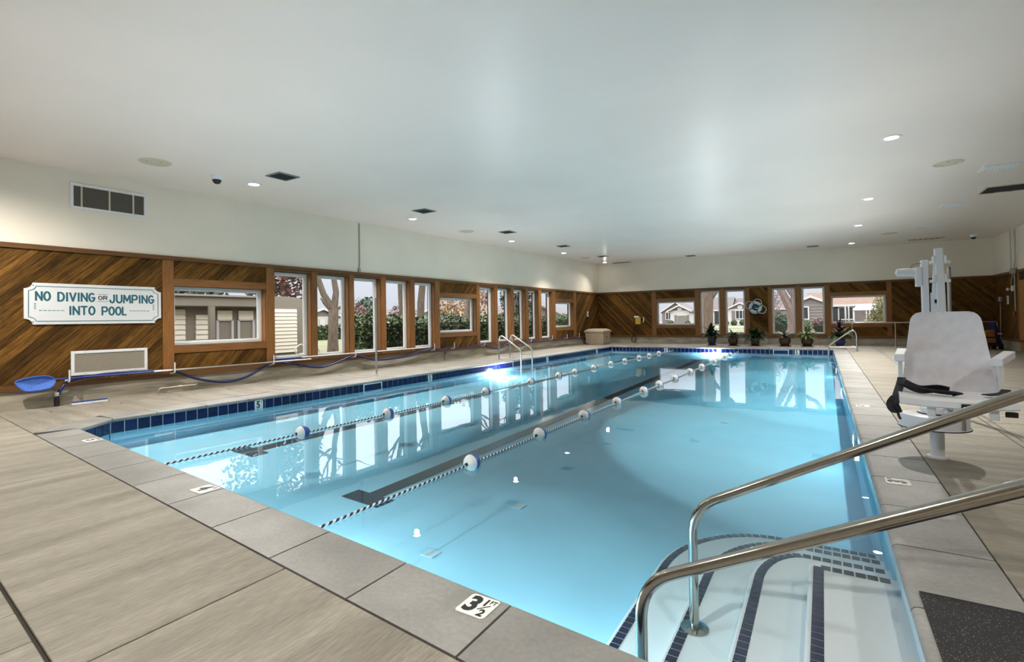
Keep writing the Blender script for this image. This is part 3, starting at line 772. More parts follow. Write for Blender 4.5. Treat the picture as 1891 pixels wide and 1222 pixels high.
def grab(name, x_foot, x_pool, y, z_top, z_low, label, group=None):
    s = 1 if x_pool > x_foot else -1; L = abs(x_pool-x_foot)
    t = thing(name, label, 'grab rail', (x_foot, y, 0.0), 0 if s > 0 else PI, group)
    P = [(0, 0, 0), (0, 0, z_top-0.09), (0.08, 0, z_top+0.04), (0.18, 0, z_top-0.0), (L, 0, z_low), (L, 0, -0.48)]
    MB().tube(fillet(P, 0.09, 6), 0.024, 12).build('rail', 'steel', t, smooth=True)
    MB().tube([(0, 0, 0.12), (L, 0, 0.12)], 0.016, 10).build('crossbar', 'steel', t, smooth=True)
    MB().lathe([(0.06, 0.0), (0.06, 0.006), (0.04, 0.02), (0.026, 0.03)], 18, (0, 0, 0.0005)).build('base_flange', 'steel', t, smooth=True)
grab('grab_rail', -8.74, -7.93, 13.35, 0.70, 0.30, 'steel pool grab rail under the windows, the nearer of the pair', 'grab rails by the window side')
grab('grab_rail', -8.76, -7.93, 14.05, 0.70, 0.30, 'steel pool grab rail under the windows, the farther of the pair', 'grab rails by the window side')
grab('grab_rail', 0.97, 0.17, 20.55, 0.66, 0.17, 'steel pool grab rail at the far end before the potted plants')
def stanchion(loc, label):
    t = thing('stanchion', label, 'pole', loc, 0, 'flag line stanchions')
    MB().tube([(0, 0, 0.0), (0, 0, 1.8)], 0.021, 10).build('tube', 'galvanised', t, smooth=True)
    MB().lathe([(0.04, 0.0), (0.04, 0.02), (0.024, 0.03)], 14).build('socket', 'steel', t, smooth=True)
stanchion((-8.87, 8.33, 0.0), 'tall thin metal pole standing on the deck before the windows')
stanchion((1.32, 8.0, 0.0), 'tall thin metal pole standing behind the pool lift')

# ------------------------------------------------------------------ pool lift
lift = thing('pool_lift', 'white pool lift chair with grey backrest on a round base', 'pool lift', (0.82, 5.62, 0.0))
LX, LY = 0.82, 5.62
def lp(x, y, z): return (x-LX, y-LY, z)
MB().lathe([(0.075, 0.0), (0.075, 0.015), (0.05, 0.02), (0.05, 0.26)], 24).build('post', 'lift_metal', lift, smooth=True)
bc = MB().lathe([(0.0, 0.262), (0.245, 0.262), (0.247, 0.268), (0.238, 0.275), (0.236, 0.355), (0.225, 0.372), (0.20, 0.378), (0.0, 0.38)], 48, (-0.02, 0, 0)).build('base_cover', 'lift_metal', lift, smooth=True)
MB().tube([(-0.02+0.247*math.cos(2*PI*i/48), 0.247*math.sin(2*PI*i/48), 0.265) for i in range(48)], 0.005, 6, closed=True).build('rubber_edge', 'black_plastic', bc)
tt = MB().lathe([(0.115, 0.38), (0.115, 0.392), (0.10, 0.394), (0.10, 0.43), (0.085, 0.44), (0.0, 0.44)], 32, (-0.01, 0.0, 0)).build('turntable', 'lift_metal', lift, smooth=True)
MB().tube([(-0.01+0.116*math.cos(2*PI*i/40), 0.116*math.sin(2*PI*i/40), 0.384) for i in range(40)], 0.005, 6, closed=True).build('rubber_edge', 'black_plastic', tt)
MB().tube(smooth_path([(0.06, -0.10, 0.44), (0.10, -0.12, 0.40), (0.13, -0.17, 0.385), (0.15, -0.185, 0.36), (0.15, -0.19, 0.28)], 5), 0.008, 8).build('cable', 'slat_grey', lift, smooth=True)
def bar(a, b, w, d): 
    a, b = Vector(a), Vector(b); t = (b-a).normalized(); x = Vector((1, 0, 0)); x = (x-t*x.dot(t)).normalized(); y = t.cross(x)
    P = [tuple(q+sx_*x*w/2+sy_*y*d/2) for q in (a, b) for sx_, sy_ in ((-1, -1), (1, -1), (1, 1), (-1, 1))]
    return MB().add(P, [(0, 1, 2, 3), (7, 6, 5, 4), (0, 4, 5, 1), (1, 5, 6, 2), (2, 6, 7, 3), (3, 7, 4, 0)])
bar(lp(0.885, 5.58, 0.43), lp(0.858, 5.60, 1.80), 0.056, 0.06).build('mast', 'lift_metal', lift, bevel=0.006)
bar(lp(0.775, 5.66, 0.43), lp(0.772, 5.68, 1.71), 0.048, 0.07).build('column', 'lift_metal', lift, bevel=0.006)
bar(lp(0.80, 5.64, 1.00), lp(0.838, 5.62, 1.72), 0.018, 0.03).build('link_arm', 'lift_metal', lift, bevel=0.003)
bar(lp(0.815, 5.63, 1.10), lp(0.835, 5.61, 1.60), 0.016, 0.03).build('link_arm', 'lift_metal', lift, bevel=0.003)
MB().box(0.80-LX, 0.865-LX, 5.60-LY, 5.615-LY, 0.95, 1.42).build('side_plate', 'lift_metal', lift)
MB().box(0.825-LX, 0.838-LX, 5.592-LY, 5.60-LY, 1.33, 1.362).build('switch', 'black_plastic', lift)
for z in (1.70, 1.54):
    for s in (-1, 1):
        m = MB(); x = 0.862-LX+s*0.036
        m.box(x-0.008, x+0.008, -0.06, 0.02, z-0.03, z+0.035); m.lathe([(0.0, -0.02), (0.014, -0.02), (0.014, 0.02), (0.0, 0.02)], 10, (x+s*0.014, -0.04, z-0.022), axis='x')
        m.build('pivot_bracket', 'white_plastic', lift, bevel=0.002)
ac = MB().lathe([(0.0, -0.15), (0.012, -0.15), (0.016, -0.145), (0.034, -0.14), (0.036, 0.0), (0.0, 0.0)], 20, (0.715-LX, 0.04, 1.61), axis='x').build('actuator_motor', 'lift_metal', lift, smooth=True)
MB().box(0.705-LX, 0.748-LX, 0.0, 0.07, 1.48, 1.65).build('gearbox', 'lift_metal', ac, bevel=0.008)
MB().tube(smooth_path([(0.67-LX, 0.04, 1.645), (0.70-LX, 0.04, 1.68), (0.755-LX, 0.05, 1.685)], 5), 0.004, 6).build('cable', 'slat_grey', ac, smooth=True)
# seat carrier
MB().tube(fillet([lp(0.80, 5.60, 0.44), lp(0.80, 5.45, 0.56), lp(0.79, 5.0, 0.60), lp(0.78, 4.55, 0.62)], 0.1, 5), 0.026, 14).build('seat_arm', 'lift_metal', lift, smooth=True)
# seat: shell with lip, local frame
SY = Matrix.Translation(Vector((0.76-LX, 4.62-LY, 0.665))) @ Matrix.Rotation(-0.06, 4, 'Z')
def sfr(x, y, z): return tuple(SY @ Vector((x, y, z)))
m = MB(sfr); n = 10
pts = []
def seat_sec(x):
    w = abs(x)/0.30; up = 0.015*(w**3)
    return [(x, 0.24, -0.035+up), (x, 0.24, 0.01+up), (x, 0.05, 0.0+up), (x, -0.16, 0.01+up), (x, -0.225, 0.008+up), (x, -0.245, -0.01+up), (x, -0.245, -0.05+up), (x, -0.23, -0.058+up), (x, -0.21, -0.03)]
S = [seat_sec(-0.30+0.60*i/n) for i in range(n+1)]
for q in S: pts += q
k = len(S[0]); fs = []
for i in range(n):
    for j in range(k): fs.append((i*k+j, i*k+(j+1) % k, (i+1)*k+(j+1) % k, (i+1)*k+j))
fs += [tuple(range(k))[::-1], tuple(range(n*k, (n+1)*k))]
m.add(pts, fs); st = m.build('seat', 'white_plastic', lift, smooth=True)
# backrest
def back_pt(u, v):
    hw = 0.265+(0.195-0.265)*v**1.0; z = 0.0+v*0.60
    y = 0.20+0.10*v-0.03*math.sin(PI*v)
    return hw*u, y, z
m = MB(sfr); nu, nv = 12, 14
def outline(v):                                        # half width with rounded top corners
    hw = 0.27-0.075*v
    r = 0.07/0.60
    if v > 1-r: hw -= 0.06*(1-math.sqrt(max(0, 1-((v-(1-r))/r)**2)))
    if v < 0.12: hw = hw-0.0
    return hw
for side in (0, 1):
    pts = []
    for j in range(nv+1):
        v = 1-(1-j/nv)**1.6
        hw = outline(v)
        for i in range(nu+1):
            u = -1+2*i/nu; bul = 0.025*(u*u)
            y = 0.205+0.10*v-bul+(0.028 if side else 0)
            pts.append((hw*u, y, 0.005+0.585*v))
    fs = [(j*(nu+1)+i, j*(nu+1)+i+1, (j+1)*(nu+1)+i+1, (j+1)*(nu+1)+i) for j in range(nv) for i in range(nu)]
    m.add(pts, fs)
K = (nu+1)*(nv+1); b = [j*(nu+1) for j in range(nv+1)]+[nv*(nu+1)+i for i in range(1, nu+1)]+[j*(nu+1)+nu for j in range(nv-1, -1, -1)]+[i for i in range(nu-1, 0, -1)]
for i in range(len(b)):
    a, c = b[i], b[(i+1) % len(b)]; m.f.append([a, c, K+c, K+a]); m.uv.append([(0, 0)]*4); m.mi.append(0)
bk_ = m.build('backrest', 'lift_plastic', lift, smooth=True); bk_['label'] = 'grey smooth backrest with rounded top corners'
# arms
for s, pad in ((-1, ((-0.255, 0.30, 0.285), (-0.285, 0.02, 0.255))), (1, ((0.245, 0.08, 0.235), (0.355, 0.34, 0.275)))):
    a, c = Vector(pad[0]), Vector(pad[1])
    d = (c-a).normalized(); n_ = Vector((-d[1], d[0], 0)).normalized(); P = []
    for q in (a, c):
        for sx_, sz_ in ((-1, -1), (1, -1), (1, 1), (-1, 1)): P.append(tuple(q+n_*0.032*sx_+Vector((0, 0, 0.026*sz_))))
    arm = MB(sfr).add(P, [(0, 1, 2, 3), (7, 6, 5, 4), (0, 4, 5, 1), (1, 5, 6, 2), (2, 6, 7, 3), (3, 7, 4, 0)]).build('armrest', 'lift_metal', lift, bevel=0.006)
    MB(sfr).prism([(s*0.275-0.012, 0.12), (s*0.275+0.012, 0.12), (s*0.275+0.012, 0.26), (s*0.275-0.012, 0.26)], 0.0, 0.23).build('arm_support', 'lift_metal', arm)
# underside fittings
MB(sfr).box(0.02, 0.09, -0.252, -0.246, -0.075, -0.02).build('black_plate', 'black_plastic', lift, bevel=0.002)
for x in (-0.13, 0.185): MB(sfr).prism([(x-0.024, -0.21), (x+0.024, -0.21), (x+0.02, -0.16), (x-0.02, -0.16)], -0.12, -0.03).build('foot_socket', 'lift_metal', lift, bevel=0.004)
for x in (-0.05, 0.0, 0.09): MB(sfr).lathe([(0.0, -0.095), (0.014, -0.095), (0.016, -0.04)], 12, (x, -0.20, 0)).build('knob', 'lift_metal', lift, smooth=True)
# seat belt: left bundle and right buckle
def ribbon(P, w, up=(0, 0, 1), mt='black_webbing', name='seat_belt'):
    P = smooth_path(P, 4); m = MB(sfr); pts = []
    for i, q in enumerate(P):
        t = (P[min(i+1, len(P)-1)]-P[max(i-1, 0)]).normalized(); sd = t.cross(Vector(up)); sd = sd.normalized() if sd.length > 1e-4 else Vector((0, 1, 0)); nn = sd.cross(t)
        for a_, b_ in ((-1, -1), (1, -1), (1, 1), (-1, 1)): pts.append(tuple(q+sd*w/2*a_+nn*0.0035*b_))
    fs = []
    for i in range(len(P)-1):
        for k_ in range(4): fs.append((i*4+k_, i*4+(k_+1) % 4, i*4+4+(k_+1) % 4, i*4+4+k_))
    fs += [(0, 1, 2, 3), tuple(range(len(P)*4-4, len(P)*4))]
    m.add(pts, fs); return m.build(name, mt, lift)
ribbon([(-0.27, 0.12, 0.10), (-0.285, 0.02, 0.06), (-0.31, -0.10, 0.0), (-0.325, -0.15, -0.06), (-0.315, -0.16, -0.12)], 0.05)
ribbon([(-0.28, 0.05, 0.055), (-0.20, -0.02, 0.05), (-0.10, -0.08, 0.035), (0.0, -0.12, 0.032), (0.02, -0.12, 0.022)], 0.07, up=(0, 0.5, 1))
ribbon([(-0.26, 0.0, 0.075), (-0.18, -0.05, 0.04), (-0.08, -0.05, 0.05), (-0.02, -0.07, 0.04)], 0.06, up=(0, 1, 0.4))
ribbon([(-0.325, -0.13, -0.02), (-0.35, -0.15, -0.06), (-0.335, -0.16, -0.10), (-0.29, -0.16, -0.09)], 0.05, up=(0, 1, 0.2))
ribbon([(-0.31, -0.16, -0.11), (-0.305, -0.165, -0.14), (-0.295, -0.165, -0.165)], 0.016, up=(0, 1, 0))
ribbon([(0.16, -0.10, 0.03), (0.20, -0.06, 0.03), (0.26, 0.0, 0.035), (0.29, 0.08, 0.05)], 0.05)
MB(sfr).prism([(0.235, -0.20), (0.30, -0.20), (0.285, -0.18), (0.25, -0.18)], -0.095, -0.06).build('belt_buckle', 'black_plastic', lift, bevel=0.004)

# ------------------------------------------------------------------ ceiling fittings
def cpos(x, y):
    for _ in range(3):
        s = (zc(x, y)-1.25)/2.63; X, Y = x*s, y*s
        z = zc(X, Y); s = (z-1.25)/2.63; X, Y = x*s, y*s
    return X, Y, zc(X, Y)
proto_dl = None
dls = [(-9.077, 5.523, 'lit recessed downlight between the camera dome and the nearest vent'), (-8.93, 9.685, 'second lit recessed downlight along the window wall'),
       (-8.83, 14.38, 'third lit recessed downlight along the window wall'), (-8.78, 18.28, 'fourth lit recessed downlight along the window wall'),
       (-8.72, 22.6, 'lit recessed downlight in the far corner over the storage box'),
       (0.936, 9.398, 'largest lit recessed downlight, above the pool lift'), (0.958, 14.11, 'second lit recessed downlight above the lift side of the pool'),
       (0.967, 18.165, 'third lit recessed downlight above the lift side of the pool'), (0.98, 22.6, 'lit recessed downlight nearest the end wall above the potted plants'),
       (-9.0, 1.2, 'added fill downlight over the near deck on the window side, out of view'), (-6.3, 0.9, 'second added fill downlight of the near deck row, out of view'),  # from here on: unseen fill lamps added to brighten deck, pool and ceiling
       (-3.9, 0.9, 'third added fill downlight of the near deck row, out of view'), (-1.5, 0.9, 'fourth added fill downlight of the near deck row, out of view'),
       (0.95, 1.0, 'added fill downlight over the head of the steps, out of view'), (3.6, 3.0, 'added fill downlight over the side deck behind the rubber mat, out of view'),
       (0.95, -2.0, 'added fill downlight behind the viewer')]
lamp = bpy.data.lights.new('downlight_lamp', 'SPOT'); lamp.energy = DOWNLIGHT_W; lamp.spot_size = 2.3; lamp.spot_blend = 1.0; lamp.shadow_soft_size = 0.06; lamp.color = (1.0, 0.95, 0.865)
lamp_near = lamp.copy(); lamp_near.energy = DOWNLIGHT_W*0.42  # weaker copy for the added near row and the far pair
fill_steps = lamp.copy(); fill_steps.energy = DOWNLIGHT_W*0.26  # added fill over the steps and behind the viewer
lamp_side = lamp.copy(); lamp_side.energy = DOWNLIGHT_W*1.4
for (x, y, lb) in dls:
    p = cpos(x, y)
    if proto_dl is None:
        proto_dl = thing('downlight', lb, 'downlight', p, 0, 'recessed ceiling downlights')
        MB().lathe([(0.085, -0.001), (0.09, -0.010), (0.13, -0.008), (0.135, 0.002)], 28).build('trim_ring', 'white_plastic', proto_dl, smooth=True)
        MB().lathe([(0.0, -0.006), (0.085, -0.006), (0.085, 0.0)], 24).build('lens', 'lamp_glow', proto_dl)
        lo = bpy.data.objects.new('downlight_lamp', lamp); COL.objects.link(lo); lo.parent = proto_dl; lo.location = (0, 0, -0.09); d_ = proto_dl
    else: d_ = dup(proto_dl, p, lb)
    for ch in d_.children:
        if ch.type == 'LIGHT':
            ch.rotation_euler = (-0.45 if y > 22 else 0.0, (-0.30 if x < -8 else 0.22 if (x < 1 and y > 4) else 0.0), 0)
            if y < 4 and x > -8: ch.data = lamp_near
            if 0.5 < x < 1 and y < 4: ch.data = fill_steps
            if x > 0 and y > 4: ch.data = lamp_side
            if y > 22: ch.data = lamp_near
            if y < 4 and x < -8: ch.rotation_euler = (0.25, 0.18, 0)
def vent(label, loc, rz, w, h, slats, mt, fm='vent_steel', name='ceiling_vent', cat='vent', grp='square ceiling vents'):
    t = thing(name, label, cat, loc, rz, grp)
    m = MB(); b = 0.03
    for a in ((-w/2, w/2, -h/2, -h/2+b), (-w/2, w/2, h/2-b, h/2), (-w/2, -w/2+b, -h/2+b, h/2-b), (w/2-b, w/2, -h/2+b, h/2-b)): m.box(*a, -0.016, 0.0)
    m.build('frame', fm, t)
    MB().box(-w/2+b, w/2-b, -h/2+b, h/2-b, -0.004, -0.001).build('duct', 'dark_void', t)
    first = None
    for i in range(slats):
        x = -w/2+b+(w-2*b)*(i+0.5)/slats
        if first is None:
            dd = (w-2*b)/slats*0.32
            first = MB().add([(-dd, -h/2+b, -0.004), (dd, -h/2+b, -0.016), (dd, h/2-b, -0.016), (-dd, h/2-b, -0.004), (-dd, -h/2+b, -0.001), (dd, -h/2+b, -0.013), (dd, h/2-b, -0.013), (-dd, h/2-b, -0.001)],
                             [(0, 3, 2, 1), (4, 5, 6, 7), (0, 1, 5, 4), (1, 2, 6, 5), (2, 3, 7, 6), (3, 0, 4, 7)]).build('slat', mt, t); o = first
        else: o = first.copy(); COL.objects.link(o)
        o.location = (x, 0, 0)
vl = [(-8.165, 5.505, 'square dark ceiling vent beside the first downlight on the window side'), (-8.05, 9.129, 'second square dark ceiling vent along the window side'),
      (-8.0, 12.79, 'third square dark ceiling vent along the window side'), (-7.94, 16.49, 'fourth square dark ceiling vent along the window side'),
      (-7.92, 20.3, 'fifth square dark ceiling vent along the window side'), (-4.79, 22.6, 'square dark ceiling vent over the middle of the far end'),
      (-0.26, 22.6, 'square dark ceiling vent over the far end near the lift side')]
for x, y, lb in vl: vent(lb, cpos(x, y), 0, 0.40, 0.40, 5, 'vent_steel')
vent('long dark ceiling vent in the far corner by the window wall', cpos(-8.1, 23.2), 0, 0.9, 0.3, 8, 'slat_grey', 'slat_grey', grp=None)
vent('pale slatted ceiling vent nearest the lamp over the pool lift', cpos(2.80, 12.44), 0, 0.5, 0.42, 9, 'white_plastic', 'white_plastic', grp='pale slatted vents over the lift side')
vent('second pale slatted ceiling vent beyond the dark return grille', cpos(2.79, 16.2), 0, 0.5, 0.42, 9, 'white_plastic', 'white_plastic', grp='pale slatted vents over the lift side')
vent('third pale slatted ceiling vent nearest the end wall', cpos(2.80, 20.0), 0, 0.5, 0.42, 9, 'white_plastic', 'white_plastic', grp='pale slatted vents over the lift side')
vent('large dark return grille in the ceiling', cpos(3.48, 14.68), 0, 0.95, 0.75, 3, 'dark_void', 'grille_beige', grp=None, name='return_grille')
vent('dark toothed grille in the ceiling close to the end wall', cpos(3.2, 23.0), 0, 1.0, 0.4, 6, 'grille_beige', 'grille_beige', grp=None, name='return_grille')
def speaker(p, lb):
    t = thing('ceiling_speaker', lb, 'ceiling speaker', p, 0, 'round ceiling speakers')
    MB().lathe([(0.17, -0.002), (0.18, -0.012), (0.215, -0.010), (0.225, 0.002)], 32).build('rim', 'ivory_plastic', t, smooth=True)
    MB().lathe([(0.0, 0.0), (0.172, 0.0), (0.172, -0.004), (0.12, -0.007), (0.0, -0.009)], 32).build('grille', 'ivory_plastic', t, smooth=True)
    m = MB()
    for k_ in range(3):
        a = 2*PI*k_/3+0.4; m.lathe([(0.0, -0.02), (0.014, -0.02), (0.014, -0.004)], 8, (0.11*math.cos(a), 0.11*math.sin(a), 0))
    m.build('clip', 'grille_beige', t)
for x, y, lb in ((-9.1, 3.88, 'round yellowed ceiling speaker above the wall vent'), (-8.91, 11.98, 'round ceiling speaker halfway along the window wall'), (-8.72, 20.3, 'round ceiling speaker near the far corner by the window wall'),
                 (1.94, 11.58, 'round yellowed ceiling speaker above the pool lift'), (1.93, 20.6, 'round ceiling speaker over the far end beyond the pool lift')): speaker(cpos(x, y), lb)
def dome(p, lb):
    t = thing('dome_camera', lb, 'security camera', p, 0)
    MB().lathe([(0.11, 0.002), (0.11, -0.012), (0.085, -0.018), (0.08, -0.075), (0.075, -0.08)], 24).build('housing', 'white_plastic', t, smooth=True)
    MB().lathe([(0.073, -0.075), (0.066, -0.11), (0.04, -0.142), (0.0, -0.152)], 20).build('lens_dome', 'black_plastic', t, smooth=True)
dome(cpos(-9.06, 4.83), 'white dome camera with black lens on the ceiling beside the first downlight')
dome(cpos(4.45, 22.9), 'white dome camera with black lens near the far corner behind the pool lift')

# ------------------------------------------------------------------ on the window wall
RL = PI/2-math.atan(KL)
def on_left(u, d, z): return WL(u, d, z)
def wall_grille(name, label, u0, u1, z0, z1, mt, void, bars):
    t = thing(name, label, 'vent', WL((u0+u1)/2, 0.018 if z0 < 2 else 0.006, (z0+z1)/2), RL)
    w, h = u1-u0, z1-z0; b = 0.045
    for a in ((-w/2, w/2, -h/2, -h/2+b), (-w/2, w/2, h/2-b, h/2), (-w/2, -w/2+b, -h/2+b, h/2-b), (w/2-b, w/2, -h/2+b, h/2-b)):
        MB().box(a[0], a[1], -0.022, 0.0, a[2], a[3]).build('frame', 'white_plastic', t, bevel=0.003)
    MB().box(-w/2+b, w/2-b, -0.003, 0.0, -h/2+b, h/2-b).build('duct', void, t)
    n = int((h-2*b)/0.017); s_ = None
    for i in range(n):
        z = -h/2+b+(h-2*b)*(i+0.5)/n
        if s_ is None: s_ = MB().box(-w/2+b, w/2-b, -0.014, -0.004, -0.0035, 0.0035).build('slat', mt, t); o = s_
        else: o = s_.copy(); COL.objects.link(o)
        o.location = (0, 0, z)
    for x in bars: MB().box(x*w-0.012, x*w+0.012, -0.017, -0.003, -h/2+b, h/2-b).build('bar', 'grille_beige', t)
    for x in (-0.33, 0.33):
        for z in (-h/2+b/2, h/2-b/2): MB().lathe([(0.0, -0.026), (0.007, -0.024), (0.007, -0.02)], 8, (x*w, 0, z), axis='y').build('screw', 'galvanised', t)
wall_grille('wall_vent', 'large white-framed vent with dark slats high on the plaster wall', 3.19, 4.27, 3.18, 3.605, 'slat_grey', 'dark_void', (-0.36, -0.01, 0.31))
wall_grille('wall_vent', 'white-framed vent with beige louvres low on the timber under the sign', 3.19, 4.26, 0.45, 0.85, 'grille_beige', 'slat_grey', ())
sg = thing('pool_sign', 'white sign reading no diving or jumping into pool', 'sign', WL(3.555, 0.02, 1.615), RL)
w, h, r = 0.925, 0.325, 0.10
def scallop(w, h, r, n=6):
    P = []
    for cx_, cz_, a0 in ((w, h, PI), (-w, h, 1.5*PI), (-w, -h, 0), (w, -h, 0.5*PI)):
        Q = []
        for i in range(n+1):
            a = a0+PI/2*i/n; Q.append((cx_+r*math.cos(a)*1.0, cz_+r*math.sin(a)*0.9))
        P += Q[::-1]
    return P
P = scallop(w, h, r)
m = MB(lambda x, y, z: (x, -z, y)); m.prism(P, 0.0, 0.022); m.build('board', 'sign_white', sg, bevel=0.004)
m = MB(); Q = [(x*0.945, -0.0235, z*0.84) for x, z in scallop(w, h, r*0.9)]
m.tube(Q, 0.0045, 5, closed=True); m.build('border', 'teal_ink', sg)
def arc(cx, cz, rx, rz, a0, a1, n=8): return [(cx+rx*math.cos(math.radians(a0+(a1-a0)*k/n)), cz+rz*math.sin(math.radians(a0+(a1-a0)*k/n))) for k in range(n+1)]
GLYPH = {'N': [[(0, 0), (0, 1), (1, 0), (1, 1)]], 'O': [arc(.5, .5, .5, .5, 0, 360, 20)], 'I': [[(.5, 0), (.5, 1)]], 'V': [[(0, 1), (.5, 0), (1, 1)]],
         'D': [[(0, 0), (0, 1), (.4, 1)]+arc(.4, .5, .6, .5, 90, -90)+[(0, 0)]], 'G': [arc(.5, .5, .5, .5, 50, 350, 16)+[(1, .45), (.55, .45)]],
         'R': [[(0, 0), (0, 1), (.6, 1)]+arc(.6, .74, .4, .26, 90, -90)+[(0, .48)], [(.5, .48), (1, 0)]], 'J': [[(.9, 1), (.9, .3)]+arc(.45, .3, .45, .3, 0, -180)],
         'U': [[(0, 1), (0, .35)]+arc(.5, .35, .5, .35, 180, 360)+[(1, 1)]], 'M': [[(0, 0), (.08, 1), (.5, .25), (.92, 1), (1, 0)]],
         'P': [[(0, 0), (0, 1), (.6, 1)]+arc(.6, .72, .4, .28, 90, -90)+[(0, .44)]], 'T': [[(0, 1), (1, 1)], [(.5, 1), (.5, 0)]], 'L': [[(0, 1), (0, 0), (.9, 0)]]}
def sign_text(body, ua, ub, z, cap, wt=0.026, mt='teal_ink'):
    wd = {'I': 0.25, 'M': 1.3, 'J': 0.85, 'L': 0.8}; tot = sum(wd.get(c, 1.0) for c in body)+0.42*(len(body)-1); k = (ub-ua-wt)/tot
    x = ua-3.555+wt/2; zb = z-1.615-cap/2
    for c in body:
        m = MB(); w = wd.get(c, 1.0)*k; lay = 0
        for st in GLYPH[c]:
            Q = [Vector((x+(a if c != 'I' else 0.5)*w, zb+wt/2+b*(cap-wt))) for a, b in st]
            for a, b in zip(Q[:-1], Q[1:]):
                d = (b-a).normalized(); n_ = Vector((-d[1], d[0]))*wt/2; e_ = d*wt*0.36; y = -0.0228-lay*0.00005; lay += 1
                m.add([(p[0], y, p[1]) for p in (a-e_-n_, b+e_-n_, b+e_+n_, a-e_+n_)], [(0, 1, 2, 3)])
        m.build('letter', mt, sg, recalc=False); x += w+0.42*k
sign_text('NO', 2.755, 2.945, 1.735, 0.155); sign_text('DIVING', 3.02, 3.51, 1.73, 0.155); sign_text('OR', 3.545, 3.675, 1.725, 0.07, 0.013, 'black_ink'); sign_text('JUMPING', 3.70, 4.37, 1.715, 0.155)
sign_text('INTO', 3.16, 3.51, 1.51, 0.155); sign_text('POOL', 3.59, 3.955, 1.505, 0.155)
m = MB()
for z in (1.785, 1.665): m.box(3.54-3.555, 3.685-3.555, -0.0235, -0.022, z-1.615-0.003, z-1.615+0.003)
m.build('rule', 'teal_ink', sg)
m = MB()
for a, b in ((2.80, 3.12), (3.99, 4.30)):
    for k_ in range(6):
        u = a+(b-a)*k_/6; m.box(u-3.555, u+0.04-3.555, -0.0235, -0.022, 1.51-1.615-0.007, 1.51-1.615+0.007)
for u in (2.745, 4.345):
    for k_ in range(3): m.box(u-3.555, u+0.022-3.555, -0.0235, -0.022, 1.53-1.615+k_*0.035, 1.555-1.615+k_*0.035)
m.build('dash_ornament', 'pale_teal_ink', sg)['kind'] = 'stuff'
for x in (-0.82, 0.82):
    for z in (-0.285, 0.285): MB().lathe([(0.0, -0.027), (0.009, -0.025), (0.009, -0.021)], 8, (x, 0, z), axis='y').build('screw', 'teal_ink', sg)
# conduit
ct = thing('conduit', 'thin metal conduit running up the plaster above the windows', 'conduit', WL(9.03, 0.02, ZT))
MB().tube([(0, 0, 0.03), (0, 0, 0.16), (0.0, 0.012, 0.2), (0, 0.012, 1.27)], 0.014, 8).build('pipe', 'galvanised', ct, smooth=True)
MB().box(-0.02, 0.02, -0.035, 0.035, 0.0, 0.10).build('junction_box', 'galvanised', ct, bevel=0.004)
# hose, poles, net, pegs
pegs = [3.13, 4.64, 6.57, 8.75, 11.68, 12.6, 14.21, 15.9, 17.3, 19.0, 20.35, 21.6]
pg0 = None
for i, u in enumerate(pegs):
    lb = 'white hook on the bottom trim holding the blue hose, %s from the net end' % ['first', 'second', 'third', 'fourth', 'fifth', 'sixth', 'seventh', 'eighth', 'ninth', 'tenth', 'eleventh', 'twelfth'][i]
    if pg0 is None:
        pg0 = thing('hose_hook', lb, 'hook', WL(u, 0.04, 0.37), RL, 'white hose hooks along the window wall')
        MB().tube(fillet([(0, 0.0, 0.0), (0, -0.14, 0.0), (0, -0.14, 0.19)], 0.03, 4), 0.011, 8).build('rod', 'white_plastic', pg0, smooth=True)
        MB().box(-0.02, 0.02, -0.006, 0.0, -0.03, 0.03).build('plate', 'white_plastic', pg0)
    else: dup(pg0, WL(u, 0.04, 0.37), lb)
hp = [(2.99, .10, .05), (3.0, .12, .17), (3.06, .11, .29), (3.17, .09, .38), (3.6, .09, .44), (4.2, .09, .44), (4.64, .09, .395), (4.85, .09, .30), (5.15, .09, .18), (5.6, .09, .09), (6.05, .09, .16), (6.57, .09, .395), (6.91, .09, .36), (7.66, .09, .20),
      (8.1, .09, .23), (8.75, .09, .395), (9.2, .09, .29), (9.6, .09, .225), (10.4, .09, .24), (11.1, .09, .34), (11.68, .09, .395), (12.1, .09, .36), (12.6, .09, .395), (13.3, .09, .35), (14.21, .09, .395), (14.8, .09, .24), (15.3, .09, .23), (15.9, .09, .395),
      (16.4, .09, .25), (16.8, .09, .25), (17.3, .09, .395), (18.1, .09, .33), (19.0, .09, .395), (19.7, .09, .31), (20.35, .09, .395), (21.0, .09, .33), (21.6, .09, .395), (21.85, .16, .30), (22.0, .26, .08), (22.05, .42, .03)]
hs = thing('vacuum_hose', 'long dark blue vacuum hose draped on hooks under the windows', 'hose', WL(2.99, 0.1, 0.0))
o0 = Vector(WL(2.99, 0.1, 0.0))
P = smooth_path([Vector(WL(*q))-o0 for q in hp], 6)
MB().tube(P, 0.024, 10).build('tube', 'hose_blue', hs, smooth=True)
MB().lathe([(0.03, 0.16), (0.034, 0.17), (0.034, 0.21), (0.03, 0.22)], 14, (0.012, 0.005, 0)).build('sleeve', 'white_plastic', hs, smooth=True)
MB().lathe([(0.0, 0.0), (0.034, 0.0), (0.036, 0.10), (0.03, 0.15)], 14, (0.008, 0.0, 0)).build('cuff', 'black_plastic', hs, smooth=True)
def wall_pole(name, label, cat, u0, u1, z0, z1, d, segs):
    t = thing(name, label, cat, WL(u0, d, z0)); b0 = Vector(WL(u0, d, z0))
    for a, b, r, mt, nm in segs:
        P = [Vector(WL(u0+(u1-u0)*k_, d, z0+(z1-z0)*k_))-b0 for k_ in (a, b)]
        MB().tube(P, r, 10).build(nm, mt, t, smooth=True)
    return t
